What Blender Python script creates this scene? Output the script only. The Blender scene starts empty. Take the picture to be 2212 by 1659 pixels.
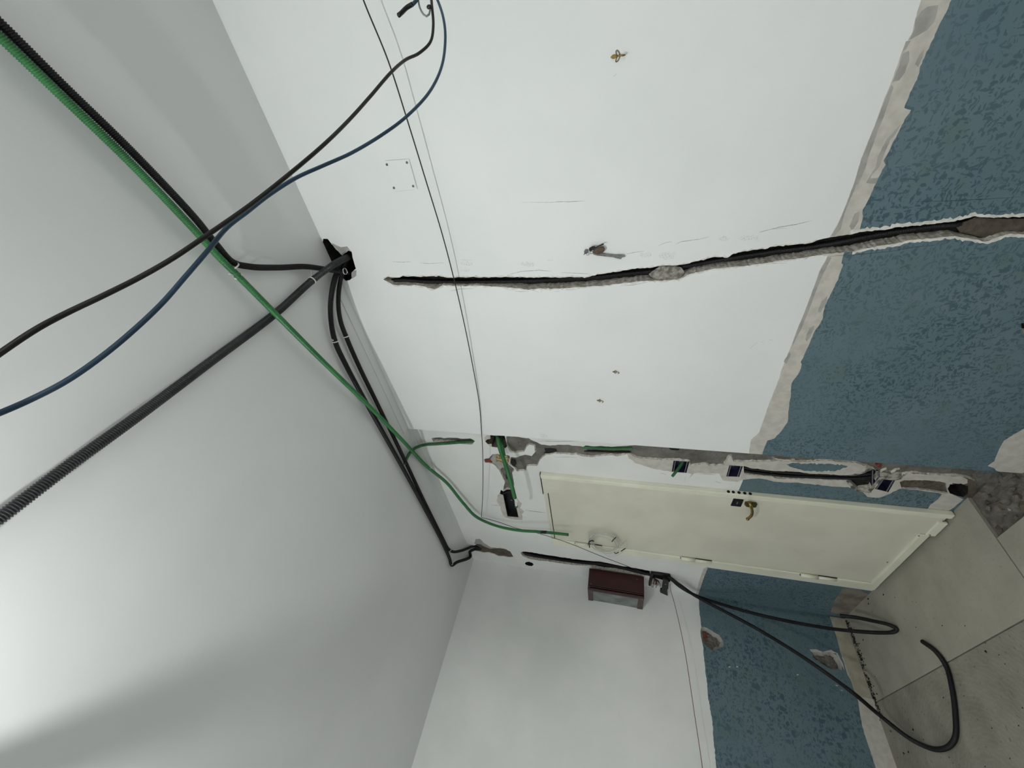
import bpy, bmesh, math, random
import numpy as np
from mathutils import Vector, Matrix, noise
from mathutils.geometry import delaunay_2d_cdt
random.seed(7)
SC = bpy.context.scene
COL = SC.collection
# ---------------------------------------------------------------- camera (calibrated from the room's own lines)
F = 863.338
ROT = np.array([[0.2199419, 0.14511364, -0.96465932],
                [-0.65531221, 0.75450402, -0.0359109],
                [0.72262817, 0.64005134, 0.26104178]])      # world -> camera (right, down, forward)
CAM = np.array([-1.4219, -1.6492, 1.6132])
H = 2.8335          # ceiling height
D = 0.0743          # the door wall stands 7 cm behind the long wall (X = 0)
YE = 1.8049         # left (end) wall
cd = bpy.data.cameras.new('camera')
cam = bpy.data.objects.new('camera', cd); COL.objects.link(cam)
m = Matrix.Identity(4)
for i in range(3):
    m[i][0] = ROT[0][i]; m[i][1] = -ROT[1][i]; m[i][2] = -ROT[2][i]; m[i][3] = CAM[i]
cam.matrix_world = m
cd.sensor_width = 36.0; cd.lens = F / 2212 * 36.0
cd.clip_start = 0.02
SC.camera = cam
# ---------------------------------------------------------------- world, lamp, exposure
w = bpy.data.worlds.new('world'); SC.world = w; w.use_nodes = True
w.node_tree.nodes['Background'].inputs[0].default_value = (0.9, 0.95, 1, 1)
w.node_tree.nodes['Background'].inputs[1].default_value = 0.0
LAMP = Vector((-1.86, -1.18, 2.625))
LAMP_STRENGTH = 5150.0
SC.view_settings.view_transform = 'Standard'; SC.view_settings.look = 'None'
SC.view_settings.gamma = 1.0; SC.view_settings.use_curve_mapping = False
SC.view_settings.exposure = 0.0
# weak fill light, added at two made-up windows behind the camera
for wloc, wrot, we in (((-2.0, -2.87, 1.5), (math.radians(90), 0, 0), 8.0), ((-2.87, .7, 1.4), (0, math.radians(-90), 0), 8.5)):
    wl = bpy.data.lights.new('window_daylight', 'AREA'); wl.shape = 'RECTANGLE'; wl.size = 1.4; wl.size_y = 1.2; wl.energy = we; wl.color = (.97, .985, 1.0)
    wo = bpy.data.objects.new('window_daylight', wl); COL.objects.link(wo); wo.location = wloc; wo.rotation_euler = wrot

# ---------------------------------------------------------------- helpers
def hit(px, py, ax, val):
    d = ROT.T @ np.array([(px - 1106) / F, (py - 829.5) / F, 1.0])
    i = 'XYZ'.index(ax); t = (val - CAM[i]) / d[i]
    return Vector((CAM + t * d).tolist())
def at(px, py, dep):
    d = ROT.T @ np.array([(px - 1106) / F, (py - 829.5) / F, 1.0])
    return Vector((CAM + dep * d).tolist())
def cp(ox, oy, s, pts):
    return [(ox + x / s, oy + y / s) for x, y in pts]

def tag(o, label=None, cat=None, group=None, kind=None):
    if label: o['label'] = label
    if cat: o['category'] = cat
    if group: o['group'] = group
    if kind: o['kind'] = kind
    return o
def link_mesh(name, verts, faces, mats, parent=None, mi=None, smooth=False):
    me = bpy.data.meshes.new(name)
    me.from_pydata([tuple(v) for v in verts], [], faces)
    for m_ in (mats if isinstance(mats, (list, tuple)) else [mats]): me.materials.append(m_)
    if mi is not None: me.polygons.foreach_set('material_index', mi)
    if smooth: me.polygons.foreach_set('use_smooth', [True] * len(me.polygons))
    me.update()
    o = bpy.data.objects.new(name, me); COL.objects.link(o)
    if parent is not None: o.parent = parent
    return o
def empty(name, loc=(0, 0, 0)):
    o = bpy.data.objects.new(name, None); COL.objects.link(o); o.location = loc; o.empty_display_size = .02
    return o
def sub(root, o):          # parent keeping world position (root is an unrotated empty)
    o.parent = root; o.location = o.location - root.location
    return o
def bm_obj(name, bm, mat_, parent=None, smooth=False):
    me = bpy.data.meshes.new(name); bm.to_mesh(me); bm.free()
    for m_ in (mat_ if isinstance(mat_, (list, tuple)) else [mat_]): me.materials.append(m_)
    if smooth: me.polygons.foreach_set('use_smooth', [True] * len(me.polygons))
    o = bpy.data.objects.new(name, me); COL.objects.link(o)
    if parent is not None:
        o.parent = parent
        if parent.type == 'EMPTY': o.location = -parent.location
    return o
def box_bm(lo, hi, bevel=0.0, bm=None):
    b = bm or bmesh.new()
    r = bmesh.ops.create_cube(b, size=1)
    for v in r['verts']:
        v.co = Vector([lo[i] + (v.co[i] + .5) * (hi[i] - lo[i]) for i in range(3)])
    if bevel:
        es = list({e for v in r['verts'] for e in v.link_edges})
        bmesh.ops.bevel(b, geom=es, offset=bevel, segments=2, affect='EDGES', profile=.5)
    return b
def fr(a, b):
    z = (Vector(b) - Vector(a)).normalized()
    x = z.orthogonal().normalized(); y = z.cross(x)
    return Matrix((x, y, z)).transposed()
def cyl_bm(a, b, r, r2=None, seg=14, bm=None):
    bm = bm or bmesh.new(); r2 = r if r2 is None else r2
    a = Vector(a); b = Vector(b); M = fr(a, b)
    res = bmesh.ops.create_cone(bm, cap_ends=True, segments=seg, radius1=r, radius2=r2, depth=(b - a).length)
    for v in res['verts']: v.co = M @ v.co + (a + b) / 2
    return bm
def ball_bm(c, r, bm=None, sc=(1, 1, 1), sub_=2):
    bm = bm or bmesh.new()
    res = bmesh.ops.create_icosphere(bm, subdivisions=sub_, radius=r)
    for v in res['verts']: v.co = Vector((v.co[0] * sc[0], v.co[1] * sc[1], v.co[2] * sc[2])) + Vector(c)
    return bm

def spline(pts, step):
    P = np.array([tuple(p) for p in pts], float)
    if len(P) == 2:
        out = P
    else:
        Q = np.vstack([2 * P[0] - P[1], P, 2 * P[-1] - P[-2]]); out = []
        for i in range(1, len(Q) - 2):
            p0, p1, p2, p3 = Q[i - 1], Q[i], Q[i + 1], Q[i + 2]
            t0 = 0; t1 = t0 + np.linalg.norm(p1 - p0) ** .5; t2 = t1 + np.linalg.norm(p2 - p1) ** .5; t3 = t2 + np.linalg.norm(p3 - p2) ** .5
            for t in np.linspace(t1, t2, 24, endpoint=False):
                A1 = (t1 - t) / (t1 - t0) * p0 + (t - t0) / (t1 - t0) * p1
                A2 = (t2 - t) / (t2 - t1) * p1 + (t - t1) / (t2 - t1) * p2
                A3 = (t3 - t) / (t3 - t2) * p2 + (t - t2) / (t3 - t2) * p3
                B1 = (t2 - t) / (t2 - t0) * A1 + (t - t0) / (t2 - t0) * A2
                B2 = (t3 - t) / (t3 - t1) * A2 + (t - t1) / (t3 - t1) * A3
                out.append((t2 - t) / (t2 - t1) * B1 + (t - t1) / (t2 - t1) * B2)
        out.append(P[-1]); out = np.array(out)
    s = np.concatenate([[0], np.cumsum(np.linalg.norm(np.diff(out, axis=0), axis=1))])
    n = max(2, int(s[-1] / step) + 1)
    t = np.linspace(0, s[-1], n)
    return np.stack([np.interp(t, s, out[:, k]) for k in range(3)], 1), t
def tube(name, pts, r, mat_, parent=None, pitch=0, seg=12, step=None, depth=.09):
    """swept tube; pitch > 0 makes ribbed conduit"""
    st = pitch / 4 if pitch else (step or max(r * 1.2, .006))
    P, t = spline(pts, st)
    T = np.gradient(P, axis=0); T /= np.linalg.norm(T, axis=1)[:, None]
    N = np.zeros_like(T)
    n0 = np.cross(T[0], [0, 0, 1.0]);
    if np.linalg.norm(n0) < .1: n0 = np.cross(T[0], [0, 1.0, 0])
    n = n0 / np.linalg.norm(n0)
    for i in range(len(T)):
        n = n - T[i] * (n @ T[i]); n /= np.linalg.norm(n); N[i] = n
    B = np.cross(T, N)
    if pitch:
        ph = np.arange(len(P)) % 4
        rad = r * np.where((ph == 0) | (ph == 1), 1.0, 1 - depth * 2)
    else: rad = np.full(len(P), r)
    a = np.linspace(0, 2 * np.pi, seg, endpoint=False)
    V = (P[:, None, :] + rad[:, None, None] * (np.cos(a)[None, :, None] * N[:, None, :] + np.sin(a)[None, :, None] * B[:, None, :])).reshape(-1, 3)
    faces = []
    L = len(P)
    for i in range(L - 1):
        o = i * seg
        for j in range(seg):
            k = (j + 1) % seg
            faces.append((o + j, o + k, o + seg + k, o + seg + j))
    faces.append(tuple(range(seg - 1, -1, -1))); faces.append(tuple(range((L - 1) * seg, L * seg)))
    o = link_mesh(name, V.tolist(), faces, mat_, None, smooth=True)
    if parent is not None:
        o.parent = parent
        if parent.type == 'EMPTY': o.location = -parent.location
    return o

# ---------------------------------------------------------------- materials (procedural)
def mat(name, c1, c2=None, scale=8, rough=.7, bump=0., bscale=60, detail=4, metal=0., lo=.4, hi=.6, spec=.4, dist=0., stretch=None, coat=0.):
    M = bpy.data.materials.new(name); M.use_nodes = True
    nt = M.node_tree; N = nt.nodes; L = nt.links; b = N['Principled BSDF']
    b.inputs['Roughness'].default_value = rough; b.inputs['Metallic'].default_value = metal
    b.inputs['Specular IOR Level'].default_value = spec
    if coat: b.inputs['Coat Weight'].default_value = coat
    tc = N.new('ShaderNodeTexCoord'); mp = N.new('ShaderNodeMapping'); L.new(tc.outputs['Object'], mp.inputs[0])
    if stretch: mp.inputs['Scale'].default_value = stretch
    if c2 is None: b.inputs['Base Color'].default_value = (*c1, 1)
    else:
        n = N.new('ShaderNodeTexNoise'); n.inputs['Scale'].default_value = scale; n.inputs['Detail'].default_value = detail
        n.inputs['Distortion'].default_value = dist
        L.new(mp.outputs[0], n.inputs['Vector'])
        r = N.new('ShaderNodeValToRGB'); r.color_ramp.elements[0].position = lo; r.color_ramp.elements[1].position = hi
        r.color_ramp.elements[0].color = (*c1, 1); r.color_ramp.elements[1].color = (*c2, 1)
        L.new(n.outputs['Fac'], r.inputs[0]); L.new(r.outputs[0], b.inputs['Base Color'])
    if bump:
        n2 = N.new('ShaderNodeTexNoise'); n2.inputs['Scale'].default_value = bscale; n2.inputs['Detail'].default_value = 6
        L.new(tc.outputs['Object'], n2.inputs['Vector'])
        bp = N.new('ShaderNodeBump'); bp.inputs['Strength'].default_value = bump; bp.inputs['Distance'].default_value = .004
        L.new(n2.outputs['Fac'], bp.inputs['Height']); L.new(bp.outputs[0], b.inputs['Normal'])
    return M
WHITE = mat('white_paint', (.765, .785, .775), (.80, .815, .805), scale=2.2, rough=.62, bump=.10, bscale=28)
CEIL = mat('ceiling_paint', (.70, .715, .71), (.74, .755, .75), scale=1.5, rough=.75, bump=.10, bscale=22)
WHITE_D = mat('hall_white_paint', (.75, .765, .745), (.80, .81, .79), scale=3, rough=.65, bump=.2, bscale=30)
CREAM = mat('bare_cream_plaster', (.50, .475, .43), (.58, .55, .50), scale=30, rough=.85, bump=.25, bscale=120)
GREYP = mat('bare_grey_plaster', (.33, .32, .30), (.40, .39, .36), scale=25, rough=.9, bump=.25, bscale=120)
SMUDGE = mat('smudged_paint', (.77, .785, .775), (.42, .42, .40), scale=260, rough=.8, lo=.52, hi=.72, detail=6)
DIRTB = mat('brown_dirt', (.17, .145, .12), (.26, .23, .20), scale=12, rough=.9)
PLINE = mat('faint_joint', (.52, .53, .52), rough=.8)
CRACK = mat('pencil_and_crack', (.30, .30, .29), (.55, .55, .53), scale=90, rough=.9, lo=.4, hi=.65)
CRUMB = mat('crumbled_plaster', (.10, .092, .078), (.42, .40, .35), scale=26, rough=.95, bump=.9, bscale=90, lo=.42, hi=.60)
BROKEN = mat('broken_plaster', (.40, .37, .32), (.66, .63, .56), scale=70, rough=.95, bump=.8, bscale=160)
MORTAR = mat('grey_mortar', (.115, .108, .095), (.20, .19, .17), scale=18, rough=.95, bump=.7, bscale=150, lo=.3, hi=.7)
MORTARB = mat('brown_mortar', (.07, .058, .045), (.14, .118, .092), scale=22, rough=.95, bump=.8, bscale=120, lo=.3, hi=.7)
RUBBLE = mat('rubble', (.10, .09, .078), (.21, .195, .17), scale=25, rough=.95, bump=.8, bscale=90, lo=.3, hi=.7)
DARKH = mat('dark_cavity', (.006, .0055, .005), (.016, .014, .012), scale=60, rough=.95)  # near-black: shade of recesses put into the colour; also dark floor crumbs
BRICK = mat('terracotta', (.15, .032, .02), (.24, .065, .04), scale=40, rough=.9, bump=.5)
FOAM = mat('yellow_foam', (.22, .16, .05), (.50, .44, .27), scale=60, rough=.9, bump=.6)
CREAMPAINT = mat('cream_door_paint', (.65, .635, .53), (.70, .685, .575), scale=4, rough=.42, bump=.06, bscale=18)
CREAMPAINT2 = mat('cream_trim_paint', (.74, .74, .60), (.80, .80, .66), scale=6, rough=.35, bump=.05, bscale=40)
BLACKP = mat('black_plastic', (.006, .006, .0065), (.011, .011, .012), scale=8, rough=.5, spec=.3)
GREYBLK = mat('worn_black_plastic', (.012, .013, .015), (.024, .025, .028), scale=12, rough=.38, spec=.5)
GREEN = mat('green_plastic', (.022, .135, .038), (.032, .18, .052), scale=9, rough=.38, spec=.5)
GREEND = mat('dusty_green_plastic', (.022, .10, .035), (.04, .15, .055), scale=9, rough=.5, spec=.4)
CABBLK = mat('black_cable', (.010, .010, .009), (.018, .017, .014), scale=15, rough=.45)
CABBLU = mat('blue_cable', (.025, .055, .095), (.035, .075, .125), scale=15, rough=.4)
GREYC = mat('grey_cable', (.18, .19, .20), rough=.5)
THIN = mat('thin_black_wire', (.02, .02, .02), rough=.5)
REDW = mat('red_wire', (.14, .02, .018), rough=.5)
WPLAS = mat('white_plastic', (.72, .72, .70), rough=.4)
TIE = mat('white_nylon', (.70, .69, .64), rough=.4)
CLEARW = mat('pale_wire', (.56, .56, .52), rough=.3, spec=.6)
BRASS = mat('brass', (.34, .24, .07), (.22, .15, .05), scale=60, rough=.35, metal=.9)
BRASSD = mat('aged_brass', (.13, .10, .045), (.22, .17, .08), scale=90, rough=.4, metal=.8)
STEEL = mat('steel', (.20, .20, .20), (.13, .13, .13), scale=160, rough=.4, metal=.5)
LEATH = mat('brown_leather', (.06, .038, .02), (.10, .07, .035), scale=60, rough=.45)
WOODR = mat('red_brown_wood', (.026, .0055, .005), (.040, .009, .008), scale=8, rough=.4, bump=.1, stretch=(1, 1, .1))
WOODE = mat('dusty_wood_edge', (.075, .05, .042), (.10, .07, .06), scale=20, rough=.6)
GLASSP = mat('grey_glass_panel', (.09, .11, .105), (.17, .19, .18), scale=9, rough=.25, spec=.7)
BLUEBOX = mat('dark_blue_plastic', (.012, .012, .035), (.02, .02, .05), scale=20, rough=.45)
GREYRAIL = mat('grey_rail', (.16, .16, .17), rough=.5)
TAPE = mat('black_tape', (.008, .008, .009), rough=.35)
SCREWM = mat('screw_grey', (.16, .17, .17), rough=.5, metal=.4)

def blue_mat():
    M = bpy.data.materials.new('blue_flaked_paint'); M.use_nodes = True
    nt = M.node_tree; N = nt.nodes; L = nt.links; b = N['Principled BSDF']
    b.inputs['Roughness'].default_value = .5; b.inputs['Specular IOR Level'].default_value = .35
    tc = N.new('ShaderNodeTexCoord')
    def nz(scale, detail, dist, st, rot=(0, 0, 0)):
        mp = N.new('ShaderNodeMapping'); mp.inputs['Scale'].default_value = st; mp.inputs['Rotation'].default_value = rot
        L.new(tc.outputs['Object'], mp.inputs[0])
        n = N.new('ShaderNodeTexNoise'); n.inputs['Scale'].default_value = scale; n.inputs['Detail'].default_value = detail
        n.inputs['Distortion'].default_value = dist; n.inputs['Roughness'].default_value = .55
        L.new(mp.outputs[0], n.inputs['Vector']); return n.outputs['Fac']
    def ramp(src, lo, hi, a=0, c=1):
        r = N.new('ShaderNodeMapRange'); r.inputs['From Min'].default_value = lo; r.inputs['From Max'].default_value = hi
        r.inputs['To Min'].default_value = a; r.inputs['To Max'].default_value = c; L.new(src, r.inputs['Value']); return r.outputs[0]
    def flakes(scale, st, rot, thr, keep):
        mp = N.new('ShaderNodeMapping'); mp.inputs['Scale'].default_value = st; mp.inputs['Rotation'].default_value = rot
        wn = N.new('ShaderNodeTexNoise'); wn.inputs['Scale'].default_value = 30; wn.inputs['Detail'].default_value = 2
        L.new(tc.outputs['Object'], wn.inputs['Vector'])
        ad = N.new('ShaderNodeMix'); ad.data_type = 'VECTOR'; ad.inputs[0].default_value = .035
        L.new(tc.outputs['Object'], ad.inputs[4]); L.new(wn.outputs['Color'], ad.inputs[5])
        L.new(ad.outputs[1], mp.inputs[0])
        v = N.new('ShaderNodeTexVoronoi'); v.inputs['Scale'].default_value = scale; v.inputs['Randomness'].default_value = 1
        L.new(mp.outputs[0], v.inputs['Vector'])
        a = ramp(v.outputs['Distance'], thr, thr - .05)
        sp = N.new('ShaderNodeSeparateColor'); L.new(v.outputs['Color'], sp.inputs[0])
        b_ = ramp(sp.outputs[0], keep, keep + .02)
        mm = N.new('ShaderNodeMath'); mm.operation = 'MULTIPLY'; L.new(a, mm.inputs[0]); L.new(b_, mm.inputs[1]); return mm.outputs[0]
    def vmax(a, b_):
        q = N.new('ShaderNodeMath'); q.operation = 'MAXIMUM'; L.new(a, q.inputs[0]); L.new(b_, q.inputs[1]); return q
    fa = flakes(24, (1, 2.6, 1), (.7, 0, 0), .38, .60); fb = flakes(30, (1, 1, 2.4), (.35, 0, 0), .36, .62)
    fc = flakes(36, (1, 2.5, 1), (-.55, 0, 0), .36, .60); fd = flakes(52, (1, 1, 3.0), (-.4, 0, 0), .40, .5)
    fe = ramp(nz(70, 2, 1.5, (1, 1, 1)), .63, .65)
    mx = vmax(vmax(fa, fb).outputs[0], vmax(vmax(fc, fd).outputs[0], fe).outputs[0])
    # flakes fade in and out over the wall
    f3 = ramp(nz(3, 2, 0, (1, 1, 1)), .35, .6, .35, 1)
    mu = N.new('ShaderNodeMath'); mu.operation = 'MULTIPLY'; L.new(mx.outputs[0], mu.inputs[0]); L.new(f3, mu.inputs[1])
    base = N.new('ShaderNodeMix'); base.data_type = 'RGBA'
    base.inputs[6].default_value = (.112, .176, .204, 1); base.inputs[7].default_value = (.128, .190, .218, 1)
    L.new(ramp(nz(4, 3, 0, (1, 1, 1)), .4, .6), base.inputs[0])
    grn = N.new('ShaderNodeMix'); grn.data_type = 'RGBA'; grn.inputs[7].default_value = (.112, .170, .168, 1)
    L.new(base.outputs[2], grn.inputs[6]); L.new(ramp(nz(7, 3, 0, (1, 1, 1.5)), .55, .7, 0, .8), grn.inputs[0])
    fin = N.new('ShaderNodeMix'); fin.data_type = 'RGBA'; fin.inputs[7].default_value = (.056, .104, .128, 1)
    L.new(grn.outputs[2], fin.inputs[6]); L.new(mu.outputs[0], fin.inputs[0]); L.new(fin.outputs[2], b.inputs['Base Color'])
    bp = N.new('ShaderNodeBump'); bp.inputs['Strength'].default_value = .25; bp.inputs['Distance'].default_value = .002
    L.new(nz(120, 4, 0, (1, 1, 1)), bp.inputs['Height']); L.new(bp.outputs[0], b.inputs['Normal'])
    return M
BLUE = blue_mat()
def floor_mat(name, c1, c2, spot, arcs=0.):
    M = bpy.data.materials.new(name); M.use_nodes = True
    nt = M.node_tree; N = nt.nodes; L = nt.links; b = N['Principled BSDF']
    b.inputs['Roughness'].default_value = .75
    tc = N.new('ShaderNodeTexCoord')
    n = N.new('ShaderNodeTexNoise'); n.inputs['Scale'].default_value = 6; n.inputs['Detail'].default_value = 6; L.new(tc.outputs['Object'], n.inputs['Vector'])
    r = N.new('ShaderNodeValToRGB'); r.color_ramp.elements[0].position = .35; r.color_ramp.elements[1].position = .65
    r.color_ramp.elements[0].color = (*c1, 1); r.color_ramp.elements[1].color = (*c2, 1); L.new(n.outputs['Fac'], r.inputs[0])
    n2 = N.new('ShaderNodeTexNoise'); n2.inputs['Scale'].default_value = 55; n2.inputs['Detail'].default_value = 3; L.new(tc.outputs['Object'], n2.inputs['Vector'])
    mr = N.new('ShaderNodeMapRange'); mr.inputs['From Min'].default_value = .62; mr.inputs['From Max'].default_value = .70; mr.inputs['To Max'].default_value = .6
    L.new(n2.outputs['Fac'], mr.inputs['Value'])
    mx = N.new('ShaderNodeMix'); mx.data_type = 'RGBA'; mx.inputs[7].default_value = (*spot, 1)
    L.new(r.outputs[0], mx.inputs[6]); L.new(mr.outputs[0], mx.inputs[0])
    out = mx.outputs[2]
    if arcs:
        wv = N.new('ShaderNodeTexWave'); wv.wave_type = 'RINGS'; wv.rings_direction = 'Z'; wv.inputs['Scale'].default_value = 15
        wv.inputs['Distortion'].default_value = 7; wv.inputs['Detail'].default_value = 4; wv.inputs['Detail Scale'].default_value = 2.5
        mp = N.new('ShaderNodeMapping'); mp.inputs['Location'].default_value = (.95, -1.05, 0); L.new(tc.outputs['Object'], mp.inputs[0]); L.new(mp.outputs[0], wv.inputs['Vector'])
        m3 = N.new('ShaderNodeMapRange'); m3.inputs['From Min'].default_value = .6; m3.inputs['From Max'].default_value = .95; m3.inputs['To Max'].default_value = arcs
        L.new(wv.outputs['Fac'], m3.inputs['Value'])
        m4 = N.new('ShaderNodeMix'); m4.data_type = 'RGBA'; m4.inputs[7].default_value = (.42, .41, .36, 1)
        L.new(out, m4.inputs[6]); L.new(m3.outputs[0], m4.inputs[0]); out = m4.outputs[2]
    L.new(out, b.inputs['Base Color'])
    bp = N.new('ShaderNodeBump'); bp.inputs['Strength'].default_value = .3; bp.inputs['Distance'].default_value = .003
    L.new(n2.outputs['Fac'], bp.inputs['Height']); L.new(bp.outputs[0], b.inputs['Normal'])
    return M
SCREED = floor_mat('smooth_screed', (.34, .32, .265), (.40, .375, .315), (.29, .27, .22))
ROUGHF = floor_mat('dirty_floor', (.22, .205, .168), (.31, .29, .24), (.12, .108, .085), arcs=.16)

# ---------------------------------------------------------------- walls with cut chases and painted regions
def jag(poly, amp, step, seed=0, closed=True):
    """subdivide a pixel polygon and give it a broken edge"""
    out = []; n = len(poly)
    for i in range(n if closed else n - 1):
        a = Vector(poly[i]).to_2d() if len(poly[i]) == 2 else Vector(poly[i]); b = Vector(poly[(i + 1) % n])
        d = b - a; L = d.length; k = max(1, int(L / step)); nn = Vector((-d.y, d.x)).normalized() if L > 0 else Vector((0, 0))
        for j in range(k):
            q = a + d * (j / k)
            if amp:
                s = noise.noise(Vector((q.x * .35 + seed, q.y * .35, seed * 1.7))) + .6 * noise.noise(Vector((q.x * .9, q.y * .9 + seed, 3.1)))
                q = q + nn * s * amp
            out.append((q.x, q.y))
    return out
def inside(x, y, poly):
    c = False; j = len(poly) - 1
    for i in range(len(poly)):
        xi, yi = poly[i]; xj, yj = poly[j]
        if (yi > y) != (yj > y) and x < (xj - xi) * (y - yi) / (yj - yi) + xi: c = not c
        j = i
    return c
class Wall:
    """flat wall; ax/val give its plane, inward = direction into the masonry (+1)"""
    def __init__(s, name, ax, val, rect, base, inward=1):
        s.name, s.ax, s.val, s.rect, s.base, s.inw = name, ax, val, rect, base, inward
        s.mats = [base, BROKEN]; s.regs = []; s.holes = []; s.pend = []
    def uv(s, p):
        return (p.y, p.z) if s.ax == 'X' else (p.x, p.z)
    def P(s, u, v, off=0.):
        w_ = s.val + s.inw * off
        return (w_, u, v) if s.ax == 'X' else (u, w_, v)
    def px(s, pts): return [s.uv(hit(x, y, s.ax, s.val)) for x, y in pts]
    def region(s, pts, mat_, extra=(), amp=0, step=12, seed=0):
        q = jag(pts, amp, step, seed, closed=not extra) if amp else pts
        s.regs.append((s.px(q) + list(extra), mat_))
    def line(s, pts, wpx, mat_=None):
        """a thin scratch / crack / joint as a narrow region"""
        L_, R_ = [], []
        for i, p in enumerate(pts):
            a = Vector(pts[max(0, i - 1)]); b = Vector(pts[min(len(pts) - 1, i + 1)]); d = (b - a).normalized(); n = Vector((-d.y, d.x))
            ww = wpx * (.25 if i in (0, len(pts) - 1) else random.uniform(.6, 1))
            q = Vector(p); L_.append(tuple(q + n * ww / 2)); R_.append(tuple(q - n * ww / 2))
        s.regs.append((s.px(L_ + R_[::-1]), mat_ or CRACK))
    def hole(s, pts, depth=.03, floor=None, side=None, amp=1.2, step=5, seed=0, shrink=.12, rough=.006, grid=.008, cname='chase'):
        q = s.px(jag(pts, amp, step, seed) if amp else pts)
        # clip against the wall's rectangle
        u0, v0, u1, v1 = s.rect
        q = [(min(max(u, u0 + 1e-4), u1 - 1e-4), min(max(v, v0 + 1e-4), v1 - 1e-4)) for u, v in q]
        s.holes.append(q); s.pend.append((q, depth, floor or MORTAR, side or BROKEN, shrink, rough, grid, seed, cname))
    def build(s):
        verts, edges = [], []
        def add(poly):
            o = len(verts); verts.extend(Vector(p) for p in poly)
            edges.extend((o + i, o + (i + 1) % len(poly)) for i in range(len(poly)))
        u0, v0, u1, v1 = s.rect
        add([(u0, v0), (u1, v0), (u1, v1), (u0, v1)])
        allp = [(r[0], r[1]) for r in s.regs]
        for p, _ in allp:
            add([(min(max(a, u0), u1), min(max(b, v0), v1)) for a, b in p])
        for h in s.holes: add(h)
        V, E, Fc, *_ = delaunay_2d_cdt(verts, edges, [], 1, 1e-5)
        mats = [s.base]; idx = {s.base.name: 0}
        bbs = [(min(a for a, b in p), min(b for a, b in p), max(a for a, b in p), max(b for a, b in p)) for p, _ in allp]
        bbh = [(min(a for a, b in p), min(b for a, b in p), max(a for a, b in p), max(b for a, b in p)) for p in s.holes]
        faces, mi = [], []
        for f in Fc:
            cx = sum(V[i].x for i in f) / len(f); cy = sum(V[i].y for i in f) / len(f)
            if any(bb[0] <= cx <= bb[2] and bb[1] <= cy <= bb[3] and inside(cx, cy, h) for bb, h in zip(bbh, s.holes)): continue
            k = 0
            for (p, m_), bb in zip(allp, bbs):
                if bb[0] <= cx <= bb[2] and bb[1] <= cy <= bb[3] and inside(cx, cy, p):
                    if m_.name not in idx: idx[m_.name] = len(mats); mats.append(m_)
                    k = idx[m_.name]
            faces.append(list(f)); mi.append(k)
        o = link_mesh(s.name, [s.P(v.x, v.y) for v in V], faces, mats, mi=mi)
        o['kind'] = 'structure'
        s.obj = o
        for args in s.pend: s.recess(*args)
        return o
    def recess(s, q, depth, floor, side, shrink, rough, grid, seed, cname):
        n = len(q)
        # inner ring: pulled in along the local normal
        area = sum(q[i][0] * q[(i + 1) % n][1] - q[(i + 1) % n][0] * q[i][1] for i in range(n)) / 2
        sg = 1 if area > 0 else -1
        ring = []
        for i in range(n):
            a = Vector(q[i - 1]); b = Vector(q[(i + 1) % n]); d = (b - a)
            nn = Vector((-d.y, d.x)).normalized() * sg if d.length > 1e-9 else Vector((0, 0))
            ring.append(Vector(q[i]) + nn * depth * shrink * (1 + .6 * noise.noise(Vector((q[i][0] * 60, q[i][1] * 60, seed)))))
        verts = [s.P(u, v) for u, v in q]; faces = []; mi = []
        mid = []
        for i in range(n):
            j = .5 * (Vector(q[i]) + ring[i]); mid.append(len(verts))
            verts.append(s.P(j.x, j.y, depth * (.5 + .25 * noise.noise(Vector((q[i][0] * 90, q[i][1] * 90, seed + 5))))))
        bot = []
        for i in range(n):
            bot.append(len(verts)); verts.append(s.P(ring[i].x, ring[i].y, depth))
        for i in range(n):
            k = (i + 1) % n
            faces.append((i, k, n + k, n + i)); mi.append(0)
            faces.append((n + i, n + k, 2 * n + k, 2 * n + i)); mi.append(0)
        # rough bottom
        us = [a for a, b in q]; vs = [b for a, b in q]
        pts = [Vector(r) for r in ring]; ed = [(i, (i + 1) % n) for i in range(n)]
        rp = [(r.x, r.y) for r in ring]
        u = min(us)
        cnt = 0
        while u < max(us):
            v = min(vs)
            while v < max(vs):
                x = u + random.uniform(-.3, .3) * grid; y = v + random.uniform(-.3, .3) * grid
                if cnt < 6000 and inside(x, y, rp): pts.append(Vector((x, y))); cnt += 1
                v += grid
            u += grid
        V, E, Fc, *_ = delaunay_2d_cdt(pts, ed, [], 1, 1e-6)
        o0 = len(verts)
        for v in V:
            dd = depth + rough * (noise.noise(Vector((v.x * 70, v.y * 70, seed))) + .5 * noise.noise(Vector((v.x * 200, v.y * 200, seed))))
            verts.append(s.P(v.x, v.y, max(dd, .002)))
        for f in Fc: faces.append([o0 + i for i in f]); mi.append(1)
        o = link_mesh(cname, verts, faces, [side, floor], parent=s.obj, mi=mi)
        return o

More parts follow.
